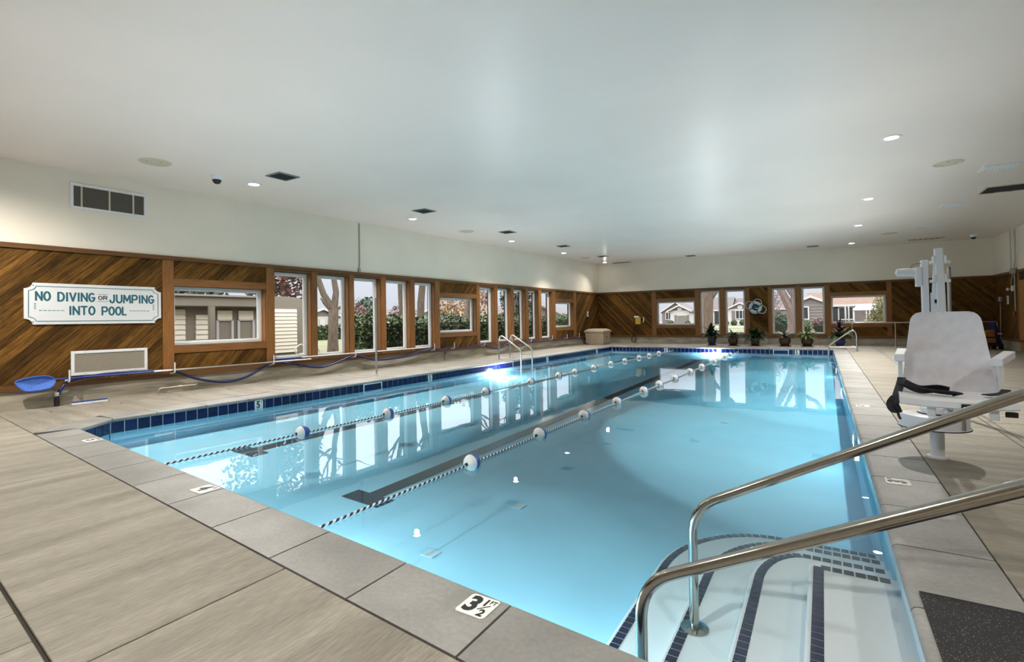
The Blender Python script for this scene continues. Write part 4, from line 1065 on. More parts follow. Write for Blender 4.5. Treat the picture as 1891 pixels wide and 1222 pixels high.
nt_ = wall_pole('skimmer_net', 'blue leaf net on a long pole resting on the wall hooks', 'pool net', 2.95, 7.5, 0.428, 0.408, 0.145, [(0, 0.30, 0.014, 'pole_blue', 'inner_pole'), (0.30, 0.36, 0.018, 'white_plastic', 'grip'), (0.36, 1.0, 0.017, 'steel', 'outer_pole')])
b0 = Vector(WL(2.95, 0.145, 0.428))
ring = [(2.95, 0.15, 0.43), (2.86, 0.16, 0.49), (2.68, 0.17, 0.49), (2.54, 0.17, 0.46), (2.50, 0.18, 0.42), (2.56, 0.22, 0.32), (2.64, 0.23, 0.285), (2.84, 0.23, 0.30), (2.93, 0.20, 0.35)]
R_ = [Vector(WL(*q))-b0 for q in ring]; R2 = smooth_path(R_, 4, closed=True)
MB().tube(R2, 0.011, 8, closed=True).build('net_frame', 'net_blue', nt_, smooth=True)
cen = sum(R2, Vector())/len(R2); m = MB(); pts = []; n = len(R2)
for k_, f in enumerate((1.0, 0.75, 0.45, 0.2)):
    for q in R2: pts.append(tuple(cen+(q-cen)*f+Vector((-0.03, 0, -0.03))*(1-f*f)))
pts.append(tuple(cen+Vector((-0.03, 0, -0.03))))
fs = [(k_*n+i, k_*n+(i+1) % n, (k_+1)*n+(i+1) % n, (k_+1)*n+i) for k_ in range(3) for i in range(n)]+[(3*n+i, 3*n+(i+1) % n, 4*n) for i in range(n)]
m.add(pts, fs); o = m.build('net_bag', 'net_mesh', nt_, recalc=False)
wall_pole('telescopic_pole', 'white and blue telescopic pole lying on the hooks under the tall windows', 'pole', 6.6, 11.6, 0.462, 0.455, 0.075, [(0, 0.14, 0.018, 'pole_blue', 'grip'), (0.14, 1.0, 0.015, 'white_plastic', 'shaft')])
br = thing('pool_brush', 'white pool brush with a blue back lying on the deck', 'brush', WL(3.36, 0.26, 0.0), RL)
MB().box(-0.23, 0.23, -0.02, 0.03, 0.002, 0.04).build('bristles', 'white_plastic', br, bevel=0.006)
MB().box(-0.23, 0.23, -0.022, 0.045, 0.04, 0.058).build('back', 'pole_blue', br, bevel=0.006)
vb = thing('pipe_fitting', 'short beige pipe run low on the curb under the wide window', 'pipe', WL(4.75, 0.03, 0.05), RL)
MB().tube(fillet([(-0.32, 0.0, 0.0), (-0.3, -0.04, 0.05), (0.30, -0.04, 0.05), (0.33, 0, 0.06)], 0.02, 3), 0.013, 8).build('pipe', 'grille_beige', vb, smooth=True)
MB().lathe([(0.02, -0.03), (0.024, 0.0), (0.02, 0.03)], 10, (0.02, -0.04, 0.05), axis='x').build('union', 'grille_beige', vb, smooth=True)
jb = thing('drain_pipe', 'short dark pipe standing against the curb under the middle window', 'pipe', WL(12.35, 0.04, 0.0))
MB().tube([(0, 0, 0.0), (0, 0, 0.27)], 0.02, 8).build('pipe', 'galvanised', jb, smooth=True)
MB().lathe([(0.03, 0.2), (0.034, 0.21), (0.034, 0.25), (0.03, 0.26)], 10).build('collar', 'slat_grey', jb, smooth=True)
ll = thing('wall_plate', 'small white outlet on the dark timber near the storage box', 'outlet', WL(22.85, 0.02, 1.45), RL)
MB().box(-0.09, 0.09, -0.03, 0, -0.13, 0.13).build('cover', 'white_plastic', ll, bevel=0.008)
MB().box(-0.04, 0.04, -0.045, -0.03, -0.05, 0.05).build('socket', 'galvanised', ll, bevel=0.004)

# ------------------------------------------------------------------ far end
bx = thing('storage_box', 'beige lidded deck storage box in the far corner', 'storage box', (-9.18, 22.70, 0.0), -0.03)
m = MB(); m.box(-0.44, 0.44, -0.42, 0.42, 0.0, 0.05); m.build('plinth', 'beige_plastic', bx, bevel=0.01)
MB().add([(-.43,-.41,.05),(.43,-.41,.05),(.43,.41,.05),(-.43,.41,.05),(-.47,-.45,.56),(.47,-.45,.56),(.47,.45,.56),(-.47,.45,.56)], [(0,3,2,1),(4,5,6,7),(0,1,5,4),(1,2,6,5),(2,3,7,6),(3,0,4,7)]).build('body', 'beige_plastic', bx, bevel=0.02)
MB().add([(-.50,-.48,.56),(.50,-.48,.56),(.50,.48,.56),(-.50,.48,.56),(-.50,-.48,.64),(.50,-.48,.64),(.50,.48,.64),(-.50,.48,.64),(-.34,-.34,.74),(.34,-.34,.74),(.34,.34,.74),(-.34,.34,.74)],
         [(0,3,2,1),(0,1,5,4),(1,2,6,5),(2,3,7,6),(3,0,4,7),(4,5,9,8),(5,6,10,9),(6,7,11,10),(7,4,8,11),(8,9,10,11)]).build('lid', 'beige_plastic', bx, bevel=0.012)
MB().box(0.455, 0.475, -0.08, 0.08, 0.30, 0.38).build('handle', 'slat_grey', bx)
for x, z in ((-0.2, 0.4), (0.05, 0.2), (-0.25, 0.15)): MB().lathe([(0.0, -0.44), (0.02, -0.44), (0.02, -0.42)], 8, (x, 0, z), axis='y').build('dimple', 'slat_grey', bx)
ph = thing('pool_phone', 'yellow and white wall phone with a looped black cord on the end wall', 'telephone', (-7.62, YF-0.02, 1.13))
MB().box(-0.16, 0.10, -0.10, 0.0, -0.22, 0.14).build('housing', 'yellow_plastic', ph, bevel=0.02)
MB().box(-0.22, 0.02, -0.12, -0.02, 0.10, 0.19).build('bracket', 'white_plastic', ph, bevel=0.02)
MB().tube(smooth_path([(0.22, -0.06, -0.12), (0.25, -0.07, 0.0), (0.22, -0.06, 0.12)], 5), 0.03, 10).build('receiver', 'white_plastic', ph, smooth=True)
MB().tube(smooth_path([(-0.1, -0.05, -0.22), (-0.25, -0.05, -0.45), (-0.28, -0.05, -0.75), (-0.38, -0.06, -0.95), (-0.30, -0.07, -1.05), (-0.18, -0.06, -0.95), (-0.2, -0.05, -0.7)], 8), 0.018, 8).build('cord', 'black_plastic', ph, smooth=True)
lr = thing('life_ring', 'white and blue life ring with rope hung on the dark end wall', 'life ring', (-2.46, YF-0.03, 1.60))
m = MB(); seg = 40
for k_ in range(4):                                       # white arcs and blue bands
    for (a0, a1, mi, rr) in ((k_*PI/2+0.5, k_*PI/2+PI/2+0.28, 0, 0.065), (k_*PI/2+0.28, k_*PI/2+0.5, 1, 0.068)):
        pth = [(0.20*math.cos(a0+(a1-a0)*i/8), -0.05, 0.20*math.sin(a0+(a1-a0)*i/8)) for i in range(9)]
        m.tube(pth, rr, 12, mi=mi)
m.build('ring', ['ring_white', 'ring_blue'], lr, smooth=True)
for k_ in range(4):
    a0, a1 = k_*PI/2+0.39, (k_+1)*PI/2+0.39; am = (a0+a1)/2; rr = [0.36, 0.40, 0.27, 0.42][k_]
    MB().tube(smooth_path([(0.26*math.cos(a0), -0.06, 0.26*math.sin(a0)), (rr*math.cos(am-0.25), -0.07, rr*math.sin(am-0.25)), (rr*math.cos(am+0.25), -0.07, rr*math.sin(am+0.25)), (0.26*math.cos(a1), -0.06, 0.26*math.sin(a1))], 6), 0.014, 8).build('rope', 'rope_white', lr, smooth=True)
MB().lathe([(0.0, -0.03), (0.10, -0.03), (0.12, 0.0)], 16, axis='y').build('hanger', 'ring_blue', lr, smooth=True)
MB().box(-0.02, 0.14, -0.035, -0.03, -0.06, -0.03).build('badge', 'ring_white', lr)
# plants
def leaf(mb, base, az, L, w, el0, droop, n=5):
    P = Vector(base); el = el0; pts = []; d = Vector((math.cos(az), math.sin(az), 0)); sd = Vector((-d[1], d[0], 0))
    for i in range(n+1):
        t = i/n; ww = w*math.sin(PI*min(0.97, 0.15+0.85*t))**0.8*(1 if t < 1 else 0.1)
        pts += [tuple(P-sd*ww/2), tuple(P+Vector((0, 0, -0.15*ww))), tuple(P+sd*ww/2)]
        P = P+(d*math.cos(el)+Vector((0, 0, math.sin(el))))*L/n; el -= droop/n
    fs = []
    for i in range(n):
        a = i*3; fs += [(a, a+1, a+4, a+3), (a+1, a+2, a+5, a+4)]
    mb.add(pts, fs)
def plant(name, label, loc, potmat, r, h, leaves, bulge=1.12, tray=True):
    t = thing(name, label, 'potted plant', loc, 0, 'potted plants along the end wall')
    MB().lathe([(0.0, 0.03), (r*0.72, 0.03), (r*0.95, h*0.35), (r*bulge*0.95, h*0.6), (r, h*0.9), (r*1.06, h), (r*0.93, h), (r*0.9, h-0.03)], 24).build('pot', potmat, t, smooth=True)
    MB().lathe([(0.0, h-0.04), (r*0.92, h-0.04)], 20).build('soil', 'soil', t)
    if tray: MB().lathe([(0.0, 0.001), (r*1.0, 0.001), (r*1.15, 0.035), (r*1.1, 0.035), (r*0.8, 0.03)], 24).build('saucer', 'black_plastic', t, smooth=True)
    for nm, mt, L in leaves:
        m = MB()
        for a in L: leaf(m, *a)
        m.build(nm, mt, t, recalc=False)
    return t
R = random.uniform
def rosette(n, h, L, w, el, dr, r0=0.03, dz=0.0):
    return [((R(-r0, r0), R(-r0, r0), h+R(0, dz)), R(0, 2*PI), R(L*0.7, L*1.1), R(w*0.8, w*1.2), R(*el), R(*dr)) for _ in range(n)]
plant('bushy_plant', 'dark bushy plant in an indigo pot below the thick trunk window', (-4.07, 22.95, 0), 'pot_indigo', 0.17, 0.34, [('leaves', 'leaf_dark', rosette(90, 0.36, 0.42, 0.12, (-0.2, 1.3), (0.3, 1.6), 0.12, 0.28))])
plant('spiky_plant', 'spreading green plant with pale streaked leaves in a brown pot', (-3.22, 22.95, 0), 'pot_brown', 0.19, 0.33, [('leaves', 'leaf_mid', rosette(40, 0.33, 0.56, 0.085, (0.3, 1.2), (0.6, 1.6))), ('pale_leaves', 'leaf_pale', rosette(14, 0.33, 0.48, 0.05, (0.3, 1.2), (0.6, 1.6)))])
t = plant('fern', 'wide dark fern below the life ring', (-2.38, 22.95, 0), 'pot_brown', 0.17, 0.26, [('fronds', 'leaf_dark', rosette(110, 0.25, 0.60, 0.075, (0.2, 1.5), (0.7, 2.0), 0.08, 0.12)), ('green_fronds', 'leaf_mid', rosette(50, 0.25, 0.56, 0.06, (0.4, 1.5), (0.7, 2.0), 0.06, 0.15))], bulge=1.0)
MB().tube([(-0.02, 0, 0.25), (-0.03, 0, 1.05)], 0.006, 5).build('stake', 'bark', t)
plant('sparse_plant', 'sparse pale-leaved plant in a round brown pot below the forked trunk window', (-1.30, 22.95, 0), 'pot_brown', 0.205, 0.33, [('leaves', 'leaf_pale', rosette(26, 0.33, 0.44, 0.09, (0.2, 1.2), (0.5, 1.4))), ('dark_leaves', 'leaf_maroon', rosette(14, 0.33, 0.50, 0.06, (0.5, 1.3), (0.6, 1.4)))])
plant('arching_plant', 'bright yellow-green arching plant in a dark pot', (-0.53, 22.95, 0), 'pot_brown', 0.20, 0.30, [('leaves', 'leaf_light', rosette(64, 0.29, 0.54, 0.075, (0.5, 1.4), (1.2, 2.4)))])
plant('cordyline', 'tall red-leaved plant over green foliage in a bright blue pot', (0.56, 23.1, 0), 'pot_blue', 0.17, 0.30, [('leaves', 'leaf_mid', rosette(60, 0.30, 0.54, 0.12, (0.2, 1.2), (0.8, 2.0), 0.06, 0.12)), ('red_leaves', 'leaf_red', rosette(18, 0.55, 0.36, 0.09, (0.2, 1.2), (0.4, 1.4), 0.04, 0.12)),
      ('maroon_leaves', 'leaf_maroon', rosette(12, 0.72, 0.36, 0.08, (0.7, 1.4), (0.0, 0.5), 0.03, 0.08))], tray=False)
sk = thing('leaning_stick', 'two bare sticks leaning on the curb behind the fern', 'stick', (-2.38, 23.5, 0))
MB().tube([(-0.46, -0.1, 0.02), (-0.30, 0.5, 0.52)], 0.010, 6).build('stick', 'bark_mauve', sk)
MB().tube([(0.50, -0.1, 0.02), (0.30, 0.5, 0.60)], 0.010, 6).build('stick', 'bark_mauve', sk)
# railing
rl = thing('guard_railing', 'low steel guard railing before the far right corner', 'railing', (0.97, 23.4, 0.0))
MB().tube(fillet([(0, 0, 0), (0, 0, 0.90), (4.12, 0, 0.90), (4.12, 0, 0)], 0.10, 6), 0.024, 12).build('rail', 'steel', rl, smooth=True)
MB().tube([(1.33, 0, 0), (1.33, 0, 0.89)], 0.024, 12).build('post', 'steel', rl, smooth=True)
for x in (0, 1.33, 4.12): MB().lathe([(0.06, 0.0), (0.06, 0.01), (0.03, 0.03)], 14, (x, 0, 0.0005)).build('base_flange', 'steel', rl, smooth=True)
cr = thing('cleaning_cart', 'dark wheeled cart with an orange-brown bag by the far right corner', 'cart', (4.72, 22.55, 0.0), 0.3)
MB().box(-0.24, 0.26, -0.22, 0.22, 0.10, 0.20).build('base', 'black_plastic', cr, bevel=0.03)
MB().add([(-.2,-.15,.2),(.12,-.15,.2),(.12,.15,.2),(-.2,.15,.2),(-.24,-.18,.6),(.06,-.18,.66),(.06,.18,.66),(-.24,.18,.6)], [(0,3,2,1),(4,5,6,7),(0,1,5,4),(1,2,6,5),(2,3,7,6),(3,0,4,7)]).build('bag', 'orange_cloth', cr, bevel=0.05, bseg=3)
MB().box(-0.22, 0.10, -0.185, -0.17, 0.38, 0.42).build('strap', 'black_webbing', cr)
MB().add([(.14,-.16,.2),(.24,-.16,.2),(.24,.16,.2),(.14,.16,.2),(.02,-.16,.88),(.10,-.16,.9),(.10,.16,.9),(.02,.16,.88)], [(0,3,2,1),(4,5,6,7),(0,1,5,4),(1,2,6,5),(2,3,7,6),(3,0,4,7)]).build('side_panel', 'hose_blue', cr, bevel=0.02)
MB().tube(fillet([(-0.22, 0.12, 0.2), (-0.22, 0.12, 0.84), (-0.22, -0.12, 0.84), (-0.22, -0.12, 0.2)], 0.05, 4), 0.013, 8).build('handle', 'black_plastic', cr, smooth=True)
for x, y in ((-0.18, -0.18), (0.2, -0.18), (-0.18, 0.18), (0.2, 0.18)): MB().lathe([(0.0, -0.025), (0.06, -0.025), (0.06, 0.025), (0.0, 0.025)], 14, (x, y, 0.061), axis='y').build('wheel', 'black_plastic', cr, smooth=True)
MB().box(0.12, 0.25, -0.175, -0.165, 0.50, 0.54).build('tag', 'white_plastic', cr)

# ------------------------------------------------------------------ on the right wall
def rthing(name, label, cat, u, z, d=0.018): return thing(name, label, cat, WR(u, d, z), -PI/2)
c1 = rthing('conduit', 'pair of metal conduits dropping from the ceiling to a grey box by the door', 'conduit', 21.75, ZT, 0.05)
MB().tube([(-0.2, -0.03, 0.0), (-0.2, -0.03, 1.27)], 0.014, 8).build('pipe', 'galvanised', c1, smooth=True)
MB().tube(fillet([(0.1, -0.03, 0.02), (0.1, -0.03, 0.15), (0.24, -0.03, 0.3), (0.24, -0.03, 1.27)], 0.06, 4), 0.018, 8).build('pipe', 'galvanised', c1, smooth=True)
MB().box(-0.16, 0.16, -0.08, -0.005, -0.10, 0.07).build('junction_box', 'galvanised', c1, bevel=0.008)
MB().tube(fillet([(-0.1, -0.03, -0.1), (-0.1, -0.03, -0.2), (-0.25, -0.03, -0.28), (-0.25, -0.03, -0.44)], 0.05, 4), 0.014, 8).build('pipe', 'galvanised', c1, smooth=True)
MB().tube([(0.1, -0.03, -0.1), (0.1, -0.03, -1.28)], 0.014, 8).build('pipe', 'galvanised', c1, smooth=True)
em = rthing('emergency_light', 'small white emergency light on the dark timber by the door', 'emergency light', 22.0, 1.98)
MB().box(-0.06, 0.06, -0.06, 0, -0.09, 0.09).build('housing', 'white_plastic', em, bevel=0.01)
MB().lathe([(0.0, -0.13), (0.045, -0.13), (0.05, -0.10), (0.02, -0.06)], 14, (-0.18, 0.0, -0.02), axis='y').build('lamp_head', 'white_plastic', em, smooth=True)
MB().tube([(-0.18, -0.06, -0.02), (-0.05, -0.04, -0.02)], 0.01, 6).build('arm', 'white_plastic', em)
pl = rthing('light_switch', 'white switch plate on the dark timber beside the plugged cord', 'switch', 22.62, 1.62)
MB().box(-0.09, 0.09, -0.012, 0, -0.14, 0.14).build('plate', 'white_plastic', pl, bevel=0.005)
for z in (-0.05, 0.05): MB().box(-0.015, 0.015, -0.022, -0.012, z-0.03, z+0.03).build('toggle', 'galvanised', pl)
pc = rthing('power_cord', 'grey plug with a thin cord hanging down to the deck', 'cord', 23.3, 1.66)
MB().box(-0.10, 0.10, -0.09, 0, -0.08, 0.09).build('plug', 'galvanised', pc, bevel=0.02)
MB().tube(smooth_path([(0.04, -0.05, -0.08), (0.03, -0.05, -0.7), (-0.02, -0.05, -1.4), (0.02, -0.07, -1.645)], 5), 0.009, 6).build('cord', 'grille_beige', pc, smooth=True)
fa = rthing('fire_alarm', 'small red fire alarm pull by the door', 'fire alarm', 21.9, 1.15)
MB().box(-0.06, 0.06, -0.04, 0, -0.07, 0.07).build('housing', 'red_plastic', fa, bevel=0.006)
for z in (-0.03, 0.03): MB().box(-0.03, 0.03, -0.046, -0.04, z-0.012, z+0.012).build('marking', 'yellow_plastic', fa)

# ------------------------------------------------------------------ outdoors
m = MB(); m.quad((-140, -60, -0.12), (-10.0, -60, -0.12), (-10.0, 24, -0.12), (-140, 24, -0.12)); m.quad((-140, 24, -0.12), (80, 24, -0.12), (80, 160, -0.12), (-140, 160, -0.12)); m.quad((5.6, -60, -0.12), (80, -60, -0.12), (80, 24, -0.12), (5.6, 24, -0.12))
struct('ground', 'lawn and leaf-strewn ground outside the pool room windows', 'ground', m, 'lawn')
m = MB(); m.box(-30, 14, 24.9, 33, -0.125, -0.10); tag(m.build('garden_bed', 'fallow'), 'brown leaf-littered bed outside the end wall', 'garden bed', kind='structure')
m = MB(); m.box(-60, 40, 60, 68, -0.12, -0.08); tag(m.build('road', 'path_concrete'), 'pale road in front of the gabled houses', 'road', kind='structure')
m = MB(); m.box(-14.6, -11.4, 3.0, 9.4, -0.12, -0.06); tag(m.build('patio', 'path_concrete'), 'concrete patio outside the first wide window', 'patio', kind='structure')

def leafcloud(mb, c, rad, n, size, flat=1.0, hollow=0.25):
    for _ in range(n):
        while True:
            d = Vector((R(-1, 1), R(-1, 1), R(-1, 1)))
            if hollow < d.length < 1: break
        P = Vector(c)+Vector((d[0]*rad[0], d[1]*rad[1], d[2]*rad[2])); s = size*R(0.6, 1.3)
        a = Vector((R(-1, 1), R(-1, 1), R(-1, 1))).normalized(); b = a.orthogonal().normalized()*s*0.6; a = a*s
        mb.add([tuple(P-a), tuple(P+b), tuple(P+a), tuple(P-b)], [(0, 1, 2, 3)])
def tree(name, label, base, trunk, limbs, clouds, bark='bark', group=None):
    """trunk: list of (dx,dy,z,r); limbs: lists of the same; clouds: (material, [(c, rad, n, size)])"""
    t = thing(name, label, 'tree', base, 0, group)
    MB().tube([q[:3] for q in trunk], [q[3] for q in trunk], 10).build('trunk', bark, t, smooth=True)
    for L in limbs: MB().tube([q[:3] for q in L], [q[3] for q in L], 8).build('limb', bark, t, smooth=True)
    for mt, cs in clouds:
        m = MB()
        for c in cs: leafcloud(m, *c)
        o = m.build('foliage', mt, t, recalc=False); o['kind'] = 'stuff'
    return t
def twigs(start, n, L, r, spread=0.7, up=0.8, depth=2):
    """random branches from a list of start points"""
    out = []
    for s in start:
        for _ in range(n):
            d = Vector((R(-spread, spread), R(-spread, spread), R(0.2, 1)*up)).normalized(); P = [Vector(s)]
            for k in range(4): d = (d+Vector((R(-.35, .35), R(-.35, .35), R(-.1, .25)))).normalized(); P.append(P[-1]+d*L/4*R(0.8, 1.2))
            out.append([(*p, r*(1-0.8*i/4)) for i, p in enumerate(P)])
            if depth > 1: out += twigs([P[2], P[3], P[4]], 1, L*0.6, r*0.5, spread*1.3, up*0.7, depth-1)
    return out
def merged_branches(t, L, bark):
    m = MB()
    for b in L: m.tube([q[:3] for q in b], [q[3] for q in b], 5)
    o = m.build('branches', bark, t, smooth=True); o['kind'] = 'stuff'

# --- window side
# low outbuilding with pale panels
ob = thing('outbuilding', 'low flat-roofed tan outbuilding with pale siding panels outside the first windows', 'building', (-14.0, 5.5, 0))
def O(x0, x1, y0, y1, z0, z1): return MB().box(x0+14-14.0, x1, y0, y1, z0, z1)
MB().box(-3.0, 0.0, -1.5, 3.2, -0.12, 1.72).build('wall', 'siding_tan', ob)
MB().box(-3.2, 0.35, -1.8, 3.3, 1.72, 1.98).build('fascia', 'siding_tan', ob, bevel=0.02)
MB().box(-3.3, 0.42, -1.9, 3.36, 1.98, 2.03).build('roof_edge', 'slat_grey', ob)
for (a, b, z0, z1) in ((0.55, 1.12, 0.35, 1.70), (1.38, 1.78, -0.05, 1.63)):
    k_ = MB()
    n = int((z1-z0)/0.13)
    for i in range(n):
        z = z0+i*0.13
        MB().add([(0.05, a, z), (0.05, b, z), (0.028, b, z+0.125), (0.028, a, z+0.125), (0.0, a, z), (0.0, b, z), (0.0, b, z+0.125), (0.0, a, z+0.125)], [(0, 1, 2, 3), (4, 7, 6, 5), (0, 4, 5, 1), (1, 5, 6, 2), (2, 6, 7, 3), (3, 7, 4, 0)]).build('siding_board', 'siding_cream', ob)
for (a, b) in ((1.92, 2.32), (2.50, 2.93)):
    MB().box(0, 0.03, a, b, 0.55, 1.62).build('window_glass', 'house_dark' if 0 else 'siding_tan', ob)
    MB().box(0.03, 0.06, a, b, 1.36, 1.62).build('blind', 'siding_cream', ob)
    for q in ((a-0.03, a+0.03, 0.2, 1.36), (b-0.03, b+0.03, 0.2, 1.36), (a, b, 1.34, 1.38)): MB().box(0.02, 0.07, *q).build('window_frame', 'siding_white', ob)
MB().box(0.0, 0.10, 0.2, 3.15, 0.72, 0.76).build('ledge', 'siding_white', ob)
for y in (0.1, 1.5): MB().box(0.5, 0.62, y-0.06, y+0.06, -0.12, 1.72).build('roof_post', 'siding_tan', ob)
sd = thing('garden_shed', 'small arched-roof shed with cream lap siding outside the first tall window', 'shed', (-15.2, 10.25, 0))
pr = [(-1.25, -0.12), (1.25, -0.12), (1.25, 1.72)]+[(1.25*math.cos(a), 1.72+0.42*math.sin(a)) for a in [PI*i/10 for i in range(1, 10)]]+[(-1.25, 1.72)]
m = MB(lambda x, y, z: (-z, x, y)); m.prism(pr, 0.0, 2.4); m.build('shell', 'siding_tan', sd)
for i in range(12):
    z = 0.28+i*0.12
    MB().add([(0.05, -0.55, z), (0.05, 0.45, z), (0.025, 0.45, z+0.115), (0.025, -0.55, z+0.115), (0, -0.55, z), (0, 0.45, z), (0, 0.45, z+0.115), (0, -0.55, z+0.115)], [(0, 1, 2, 3), (4, 7, 6, 5), (0, 4, 5, 1), (1, 5, 6, 2), (2, 6, 7, 3), (3, 7, 4, 0)]).build('siding_board', 'siding_cream', sd)
bn = thing('patio_bench', 'metal patio bench with curled arms outside the first tall window', 'bench', (-12.3, 9.0, -0.06))
for y in (0.0, 0.25): MB().box(-0.3, 0.3, y-0.05, y+0.05, 0.42, 0.45).build('slat', 'siding_cream', bn)
for x in (-0.28, 0.28):
    MB().tube(smooth_path([(x, -0.2, 0.0), (x, -0.05, 0.3), (x, -0.2, 0.55), (x, 0.0, 0.7), (x, 0.15, 0.55), (x, 0.2, 0.3), (x, 0.3, 0.0)], 4), 0.018, 6).build('arm', 'siding_cream', bn, smooth=True)
# hedge along the windows
hd = thing('hedge', 'long dense green hedge outside the window wall', 'hedge', (-12.2, 10.6, -0.12))
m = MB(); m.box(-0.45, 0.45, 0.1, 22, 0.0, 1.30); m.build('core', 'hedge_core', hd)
m = MB()
for i in range(15000):
    y = R(0, 22.3); top = 1.42+0.10*math.sin(y*1.9)+0.06*math.sin(y*4.7+1); s_ = random.random()
    if s_ < 0.62: P = Vector((0.5+R(-0.10, 0.14), y, R(0.02, top)))
    elif s_ < 0.9: P = Vector((R(-0.55, 0.6), y, top+R(-0.12, 0.10)))
    else: P = Vector((R(-0.5, 0.5), R(-0.08, 0.08), R(0, top)))
    s = R(0.035, 0.07); a = Vector((R(-1, 1), R(-1, 1), R(-.6, 1))).normalized(); b = a.orthogonal().normalized()*s*0.6; a = a*s
    m.add([tuple(P-a), tuple(P+b), tuple(P+a), tuple(P-b)], [(0, 1, 2, 3)])
o = m.build('leaves', 'hedge_leaf', hd, recalc=False); o['kind'] = 'stuff'
t = tree('maple_tree', 'tree with dark red-brown leaves behind the shed outside the first tall window', (-20, 13.4, -0.12), [(0, 0, 0, 0.18), (0, 0, 1.8, 0.15), (0.1, 0.1, 3.0, 0.1)], [], [('autumn_leaf', [((0, -0.2, 3.6), (2.4, 1.3, 1.5), 1500, 0.11), ((0.3, -1.0, 5.0), (2.2, 1.5, 1.4), 900, 0.11)])])
merged_branches(t, twigs([(0, 0, 2.0), (0, 0, 2.6)], 4, 2.4, 0.06), 'bark')
t = tree('forked_tree', 'grey-green forked tree trunk outside the second tall window', (-16.9, 13.55, -0.12), [(0, 0, 0, 0.24), (0.02, 0, 0.9, 0.19), (0, 0.05, 1.8, 0.20), (0, 0.08, 2.02, 0.17)],
         [[(0, 0.05, 1.85, 0.15), (-0.15, -0.30, 2.5, 0.12), (-0.25, -0.60, 3.4, 0.11), (-0.5, -0.9, 4.6, 0.08), (-0.6, -1.0, 6.0, 0.05)], [(0, 0.08, 1.9, 0.15), (0.05, 0.15, 2.6, 0.12), (0.0, 0.02, 3.5, 0.10), (0.1, -0.1, 4.8, 0.07), (0.2, 0.3, 6.2, 0.04)],
          [(0, 0.05, 1.75, 0.08), (-0.1, -0.3, 2.15, 0.07), (-0.15, -0.45, 2.35, 0.02)], [(0, 0.1, 1.85, 0.07), (0.1, 0.35, 2.0, 0.06), (0.1, 0.42, 2.1, 0.02)]], [('autumn_leaf', [((-0.3, -0.4, 6.2), (2.4, 2.2, 1.8), 700, 0.06), ((0, -0.5, 3.9), (1.2, 1.0, 0.6), 60, 0.05)])])
merged_branches(t, twigs([(-0.3, -0.6, 3.6), (0, 0, 3.6), (-0.5, -0.9, 4.6), (0.1, 0, 4.8)], 5, 2.4, 0.05), 'bark')
for (x, y, lean, lb, r) in ((-14.2, 14.9, 0.35, 'leaning mossy tree trunk at the edge of the fourth tall window', 0.15), (-13.6, 15.1, -0.12, 'dark tree trunk in the fifth tall window', 0.15), (-13.3, 22.6, 0.1, 'thin dark tree trunk in the last tall window of the second set', 0.14), (-14.6, 19.4, -0.5, 'tree behind the hedge in the middle wide window', 0.17)):
    t = tree('garden_tree', lb, (x, y, -0.12), [(0, 0, 0, r*1.3), (0, -lean*0.1, 1.0, r), (0.0, -lean*0.5, 2.1, r*0.95), (0.1, -lean, 3.2, r*0.8)], [[(0.1, -lean, 3.1, r*0.7), (0.3, -lean-0.6, 4.3, r*0.5), (0.4, -lean-0.9, 6.0, r*0.25)], [(0.1, -lean, 3.1, r*0.7), (-0.2, -lean+0.7, 4.4, r*0.5), (-0.2, -lean+1.0, 6.0, r*0.25)]],
             [('autumn_leaf' if x < -13.8 else 'olive_leaf', [((0, 0, 6.2), (2.2, 2.2, 1.6), 420, 0.06)])])
    merged_branches(t, twigs([(0.1, -lean, 3.0), (0.3, -lean-0.6, 4.3), (-0.2, -lean+0.7, 4.4)], 5, 2.6, 0.05), 'bark')
def bush_tree(name, label, loc, cs, mt, h): 
    t = tree(name, label, loc, [(0, 0, 0, 0.12), (0, 0, h*0.4, 0.10), (0, 0, h*0.7, 0.05)], [], [(mt, cs)]); merged_branches(t, twigs([(0, 0, h*0.3), (0, 0, h*0.45)], 4, h*0.5, 0.05), 'bark')
bush_tree('orange_tree', 'orange-leaved tree in the middle wide window', (-19.5, 24.8, -0.12), [((0, 0.3, 2.3), (2.2, 1.5, 1.6), 1500, 0.09)], 'orange_leaf', 3.2)
bush_tree('plum_tree', 'round mauve tree over the roofs in the third tall window', (-38, 33.6, -0.12), [((0, -0.5, 1.9), (1.4, 1.2, 1.25), 900, 0.12)], 'mauve_leaf', 4.0)
bush_tree('plum_tree', 'wide mauve tree over the roofs in the fourth tall window', (-39, 40.6, -0.12), [((0, 0, 1.9), (1.6, 1.7, 1.35), 1100, 0.12)], 'mauve_leaf', 4.0)
bush_tree('conifer', 'dark green tree over the roofs in the third tall window', (-41, 37.4, -0.12), [((0, 0, 2.5), (1.6, 1.2, 1.5), 900, 0.16)], 'pine_leaf', 3.4)
bush_tree('plum_tree', 'mauve tree over the roofs in the second set of tall windows', (-40.5, 66.5, -0.12), [((0, 0, 3.2), (2.2, 2.6, 2.4), 1700, 0.16)], 'mauve_leaf', 4.2)
bush_tree('plum_tree', 'mauve tree far behind the first tall window of the second set', (-40.5, 57.0, -0.12), [((0, 0, 3.3), (2.0, 2.0, 2.6), 1500, 0.16)], 'mauve_leaf', 4.2)
bush_tree('conifer', 'dark green tree in the fourth tall window of the second set', (-17.5, 29.4, -0.12), [((0, 0, 3.1), (1.5, 1.1, 2.0), 1900, 0.11)], 'pine_leaf', 4.2)
bush_tree('conifer', 'dark green tree above the outbuilding roof', (-24, 11.7, -0.12), [((0, 0, 2.2), (1.5, 1.5, 1.4), 1500, 0.12)], 'pine_leaf', 3.4)
